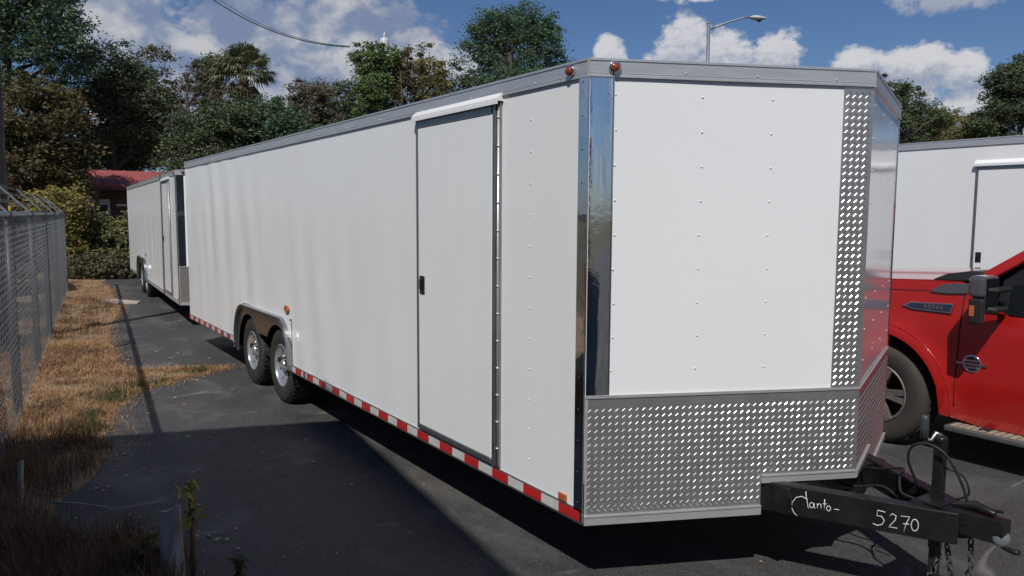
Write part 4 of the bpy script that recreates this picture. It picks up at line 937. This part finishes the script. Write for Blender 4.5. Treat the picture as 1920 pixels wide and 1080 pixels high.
# ================================================================ FENCE
def fence():
    X0, X1 = -2.75, -18.0; Y = lambda x: FENCE(x)
    root = thing('chain_link_fence', 'galvanised chain link fence with leaning barbed wire arms along the left', 'fence', (X0, Y(X0), 0))
    loc = Vector((X0, Y(X0), 0)); d = Vector((X1 - X0, Y(X1) - Y(X0), 0)); Ln = d.length; d.normalize(); H = 1.80; out = Vector((-d.y, d.x, 0))
    if out.y > 0: out = -out
    k = 0; s = 0.0; posts = []
    while s < Ln + .01: posts.append(s); s += 2.66
    posts.append(Ln)
    for s in sorted(set(posts)):
        b = d * s; m = MB(); r = .034 if 0 < s < Ln else .040
        m.tube([b, b + Vector((0, 0, H - .02))], r, 12); m.lathe([(r + .006, 0), (r + .006, .03), (r * .6, .05)], b + Vector((0, 0, H - .02)), (0, 0, 1), 12)
        p = m.build('fence_post', M['galv_dark'], root)
        m = MB(); a = b + Vector((0, 0, H + .02)); e = a + out * .32 + Vector((0, 0, .33)); m.beam(a, e, .035, .022); m.build('barbed_wire_arm', M['galv'], p)
    m = MB(); m.tube([Vector((0, 0, H)), d * Ln + Vector((0, 0, H))], .027, 10); m.build('top_rail', M['galv'], root)
    m = MB()
    for q in (.33, .66, .97):
        P = []; n = 40
        for j in range(n + 1): P.append(d * (Ln * j / n) + out * (.32 * q) + Vector((0, 0, H + .02 + .33 * q - .012 * math.sin(PI * ((j * Ln / n) % 2.66) / 2.66))))
        m.tube(P, .0022, 4)
        for j in range(int(Ln / .14)):
            c_ = d * (.14 * j) + out * (.32 * q) + Vector((0, 0, H + .02 + .33 * q)); m.tube([c_ + Vector((-.012, 0, -.016)), c_ + Vector((.012, 0, .016))], .0016, 3)
    m.build('barbed_wire', M['galv'], root)
    # mesh: every wire is a zigzag running up the fabric
    p = .054; n = int(Ln / p); rows = int(H / p); w = .0019; V = []; F = []
    side = np.array(out) ; dn = np.array(d)
    for j in range(n):
        z = np.arange(rows + 1) * p * .985 + .03; sgn = np.where(np.arange(rows + 1) % 2 == 0, 0, 1) ; s_ = (j + sgn) * p
        if j % 2: s_ = (j + 1 - sgn) * p
        c_ = s_[:, None] * dn[None, :] + np.c_[np.zeros((rows + 1, 2)), z] + side[None, :] * (-.034 + .003 * np.where(sgn == 1, 1, -1))[:, None]
        b0 = len(V) * 0
        V.append(np.stack([c_ - dn * w, c_ + side * w * 1.7, c_ + dn * w], 1))
    V = np.array(V); nn = V.shape[0]; V = V.reshape(-1, 3)
    base = np.arange(nn)[:, None, None] * (rows + 1) * 3 + np.arange(rows)[None, :, None] * 3
    quads = []
    for a, b in ((0, 1), (1, 2), (2, 0)): quads.append(base + np.array([a, b, 3 + b, 3 + a])[None, None, :])
    F = np.concatenate([q.reshape(-1, 4) for q in quads], 0)
    raw_mesh('wire_mesh', V, F, M['galv'], root)
fence()

# ================================================================ POLES, LAMP, WIRES
def utility_pole():
    t = thing('utility_pole', 'weathered wooden utility pole just behind the fence at the left edge', 'utility pole', (-10.1, -2.13, 0))
    m = MB(); m.tube([(0, 0, 0), (.0, .02, 4), (0, .05, 9.2)], [.10, .095, .085], 14); m.build('pole', M['pole_wood'], t)
    m = MB(); m.box(-1.1, 1.1, -.16, -.06, 8.5, 8.62); m.build('crossarm', M['pole_wood'], t)
    m = MB()
    for x in (-1, -.4, .4, 1): m.lathe([(.03, 0), (.045, .04), (.03, .09), (.015, .12)], (x, -.11, 8.62), (0, 0, 1), 10)
    m.build('insulators', M['can'], t)
utility_pole()
def can_pole():
    t = thing('utility_pole', 'pale grey transformer can with finial on a pole behind the autumn trees', 'utility pole', (-33.2, 14.35, 0))
    m = MB(); m.tube([(0, 0, 0), (0, 0, 10.2)], [.17, .12], 12); m.build('pole', M['pole_wood'], t)
    m = MB(); m.lathe([(.20, 0), (.235, .03), (.235, .62), (.19, .68), (.10, .72), (.085, .74)], (.12, .05, 9.85), (0, 0, 1), 22); can = m.build('transformer_can', M['can'], t)
    m = MB(); m.lathe([(.05, 0), (.085, .03), (.05, .07), (.075, .10), (.045, .14), (.03, .24), (.012, .27)], (.12, .05, 10.585), (0, 0, 1), 14); m.build('bushing', M['can'], can)
can_pole()
def street_lamp():
    t = thing('street_lamp', 'grey street lamp with curved arm and cobra head above the trailer roof', 'street lamp', (-17.0, 19.83, 0))
    m = MB(); m.lathe([(.14, 0), (.14, .02), (.105, .04)], (0, 0, 0), (0, 0, 1), 14); m.tube([(0, 0, .03), (0, 0, 8.83)], [.095, .062], 12); m.lathe([(.07, 0), (.07, .04), (.03, .06)], (0, 0, 8.83), (0, 0, 1), 12); m.build('pole', M['galv'], t)
    dv = Vector((.563, .826, 0)); a = Vector((0, 0, 8.62)); P = [a, a + dv * .35 + Vector((0, 0, .14)), a + dv * .8 + Vector((0, 0, .30)), a + dv * 1.25 + Vector((0, 0, .43)), a + dv * 1.5 + Vector((0, 0, .45))]
    m = MB(); m.tube(P, [.036, .034, .032, .030, .030], 8); m.beam(Vector((0, 0, 8.45)), a + dv * .35 + Vector((0, 0, .12)), .02, .02); m.build('arm', M['galv'], t)
    e = P[-1]; sd = Vector((-dv.y, dv.x, 0)); m = MB()
    def head(a_, b_):
        x = a_ * .62; w = .04 + .12 * math.sin(PI * min(1, a_ * 1.02) ** .7) if a_ < .98 else .03; th = 2 * PI * b_
        return e + dv * x + sd * (w * math.cos(th)) + Vector((0, 0, .0 + (.075 if math.sin(th) > 0 else .10) * (w / .16) * math.sin(th) - .03 * a_))
    m.grid(head, 16, 20); lh = m.build('lamp_head', M['can'], t)
    m = MB(); m.lathe([(.10, 0), (.085, -.05), (.04, -.075)], e + dv * .34 + Vector((0, 0, -.085)), (0, 0, 1), 14); m.build('lens', M['glass'], lh)
street_lamp()
def wire(label, pts_fn, r, group=None, n=40):
    m = MB(); m.tube([pts_fn(k / n) for k in range(n + 1)], r, 6); return tag(m.build('overhead_cable', M['cable']), label, 'cable', group)
def drop(dy, dz, a): return lambda s: (-34.09 - 7.64 * s * 1.9, 12.97 + dy - 3.49 * s * 1.9, 10.12 + dz + 1.15 * s * 1.9 + a * (s * 1.9) ** 2)
wire('thicker overhead cable sagging to the transformer pole across the cloudy sky', drop(0, 0, 1.55), .030)
wire('thinner overhead cable running just above the thicker one', drop(.05, .05, 1.66), .014)

# ================================================================ HOUSE AND SMALL THINGS
def house():
    t = thing('red_roofed_house', 'low brown house with a faded red metal roof behind the bushes', 'house', (-27.4, 3.25, 0))
    m = MB(); m.box(-3, 0, -2.6, 4, 0, 2.72); m.build('wall', M['house_wall'], t)
    m = MB()
    m.prism([(-3.5, -2.75, 2.75), (1.1, -2.75, 2.72), (1.1, -2.75, 2.80), (-1.2, -2.75, 3.36), (-3.5, -2.75, 2.82)], (0, 7.2, 0))
    for k in range(16): m.obox((1.1, -2.72 + .45 * k, 2.805), (-2.3, 0, .56), (0, .03, 0), (0, 0, .03))
    m.build('roof', M['roof_red'], t)
    m = MB(); m.box(1.05, 1.1, -2.75, 4.45, 2.60, 2.715); m.build('eave_board', mat('dark_red_board', (.15, .035, .035), .6), t)
    for y in (-2.55, -.3, 2.0, 4.1): m = MB(); m.box(.85, .97, y, y + .12, 0, 2.70); m.build('porch_post', M['house_wall'], t)
    m = MB(); m.box(.88, .94, -.15, 4.1, .98, 1.06); m.box(.88, .94, -.15, 4.1, .2, .26)
    for k in range(28): m.box(.89, .93, -.1 + .15 * k, -.06 + .15 * k, .26, .98)
    m.build('porch_railing', M['house_wall'], t)
    m = MB(); m.box(.80, .99, -1.9, -1.3, 2.06, 2.12); m.build('white_shelf', M['white_wood'], t)
    m = MB(); m.obox((.84, -2.52, 1.85), (.05, 0, 0), (0, .07, 0), (0, -.16, .42)); m.build('porch_brace', M['white_wood'], t)
    for y in (-2.5, 1.0): 
        m = MB(); m.box(.001, .06, y, y + .5, 1.75, 2.3); w = m.build('window', M['white_wood'], t); m = MB(); m.box(.061, .07, y + .16, y + .42, 1.85, 2.1); m.build('pane', M['glass'], w)
    m = MB(); m.box(.001, .05, -.35, .45, 0, 2.05); m.build('door', M['white_wood'], t)
house()
def bin_():
    t = thing('metal_bin', 'yellow lidded metal bin seen over the top rail of the fence', 'bin', (-17.75, -2.46, 0))
    m = MB(); m.prism([(-.9, -.6, .15), (.9, -.6, .15), (.9, .55, .15), (-.9, .55, .15)], (0, 0, 1.68)); m.build('body', mat('dark_bin_body', (.05, .055, .05), .6), t, bevel=.02)
    m = MB(); m.box(-.95, .95, -.66, .60, 1.84, 1.95); m.build('lid', M['yellow'], t, bevel=.02)
    for x in (-.75, .75):
        for y in (-.5, .45): m = MB(); m.lathe([(.07, -.03), (.075, 0), (.07, .03)], (x, y, .075), (0, 1, 0), 12); m.build('castor', M['rubber'], t)
bin_()
def stump(name, label, loc, h, w, tilt, az):
    d = Vector((math.cos(az) * math.sin(tilt), math.sin(az) * math.sin(tilt), math.cos(tilt))); m = MB(); rows = []
    for k in range(9):
        f = k / 8; ww = w * (1 - .12 * f); rows.append(m.verts([d * (h * f) + Vector(((ww * math.cos(2 * PI * j / 10)) * (1 + .13 * math.sin(j * 5 + k * .5)), ww * .7 * math.sin(2 * PI * j / 10) * (1 + .12 * math.cos(j * 3 + k * .4)), (.022 * math.sin(j * .63 + 1) + .014 * math.sin(j * 2.1)) * f * (w / .074))) for j in range(10)]))
    for k in range(8):
        for j in range(10): m.face((rows[k] + j, rows[k] + (j + 1) % 10, rows[k + 1] + (j + 1) % 10, rows[k + 1] + j), 0, k < 7)
    m.face([rows[8] + j for j in range(10)])
    o = m.build(name, M['grey_wood']); o.location = loc; return tag(o, label, 'post')
stump('broken_post', 'split grey broken post leaning beside the yellow-topped weed', (-1.31, -1.575, -.02), .345, .080, rad(14), rad(170))
stump('stub_post', 'thin pale stub post standing in the dark weeds at the left edge', (-3.02, -2.17, -.01), .24, .026, rad(3), 1.0)
def stick(label, p, q, r):
    p, q = Vector(p), Vector(q); m = MB(); m.tube([p, p.lerp(q, .35) + Vector((.01, .015, .008)), p.lerp(q, .7) + Vector((-.012, .0, .004)), q], [r, r * .9, r * .8, r * .5], 7); return tag(m.build('dry_stick', M['grey_wood']), label, 'stick')
stick('long thin pale stick lying across the front of the shaded weeds', (-2.20, -2.12, .02), (-1.72, -1.60, .015), .006)
stick('short forked pale stick lying at the edge of the shaded asphalt', (-2.72, -2.02, .02), (-2.42, -1.72, .02), .007)
def seed_weed(label, x, y, h, head, green):
    t = thing('weed_plant', label, 'weed', (x, y, -.005)); m = MB(); m.tube([(0, 0, 0), (.01, .004, h * .5), (-.004, .0, h)], [.016, .014, .010], 8)
    for k in range(7): a = 2.4 * k; z = h * (.15 + .08 * k); m.tube([(0, 0, z), (.05 * math.cos(a), .05 * math.sin(a), z + .03)], [.003, .0015], 5)
    m.build('stem', mat('brown_stem', (.13, .085, .06), .85), t)
    n = int(60 * head / .05); pts = np.c_[RNG.normal(0, head * .42, n), RNG.normal(0, head * .42, n), h + RNG.uniform(-.14, .06, n) * head / .045]
    V, F = leaf_cloud(pts, .034, 1.2, 1.9); raw_mesh('leaves', V, F, mat('weed_top_leaves', green, .7, island=(green[0] * .5, green[1] * .55, green[2] * .8), translucent=.2), t)
seed_weed('tall weed with a yellow-green leafy top standing on the shaded asphalt edge', -1.25, -1.49, .42, .05, (.40, .33, .045))
seed_weed('short brown weed right of the broken post at the bottom edge', -.98, -1.33, .12, .030, (.10, .07, .03))
seed_weed('low olive weed behind the broken post among dead weeds', -1.45, -1.68, .12, .05, (.16, .13, .03))
m = MB(); P = [(-14.75, -.02), (-14.35, .22), (-14.1, .12), (-14.2, -.12), (-14.6, -.34), (-15.0, -.36), (-15.1, -.15)]
m.prism([(x, y, .004) for x, y in P], (0, 0, .03)); tag(m.build('concrete_patch', M['concrete']), 'broken pale concrete slab lying at the grass edge far down the lane', 'concrete slab')

# ================================================================ SHOP BEHIND THE CAMERA (casts the big shade, shows in the polished trim)
def shop():
    Hs = 6.4; o = Hs / math.tan(ELEV); bx, by = -3.62 - math.cos(TRAVEL) * o, .27 - math.sin(TRAVEL) * o
    t = thing('workshop_building', 'tall grey metal workshop standing behind the viewpoint and shading the lot', 'building', (bx, by, 0))
    a = Vector((math.cos(rad(-7.0)), math.sin(rad(-7.0)), 0)); b = Vector((-.31, -.951, 0)); B = Vector((0, 0, 0))
    poly = [B, B + a * 22, B + a * 22 + b * 16, B + b * 16]
    m = MB(); m.prism([tuple(p) for p in poly], (0, 0, Hs - .25))
    for k in range(70):
        p = B + a * (.3 * k + .2); m.obox(p + Vector((0, 0, .1)), a * .05, Vector((-b.x, -b.y, 0)) * .02, (0, 0, Hs - .4))
    m.build('wall', M['wall_shop'], t, fixn=True)
    m = MB(); q = [B, B + a * 22.1, B + a * 22.1 + b * 16.1, B + b * 16.1]
    m.prism([tuple(p + Vector((0, 0, Hs - .249))) for p in q], (0, 0, .249)); m.build('roof', M['alu_dull'], t)
    nrm = Vector((-b.x, -b.y, 0)).normalized()
    for s, w in ((7.0, 3.6), (13.0, 3.6)):
        m = MB(); m.obox(B + a * s + nrm * .022 + Vector((0, 0, .02)), a * w, nrm * .05, (0, 0, 3.8)); dd = m.build('door', mat('roller_door', (.30, .30, .31), .5), t)
    for s in (2.0, 4.3):
        m = MB(); m.obox(B + a * s + nrm * .022 + Vector((0, 0, 1.0)), a * 1.5, nrm * .04, (0, 0, 1.2)); w_ = m.build('window', M['white_wood'], t)
        m = MB(); m.obox(B + a * (s + .07) + nrm * .063 + Vector((0, 0, 1.07)), a * 1.36, nrm * .006, (0, 0, 1.06)); m.build('pane', M['glass'], w_)
shop()
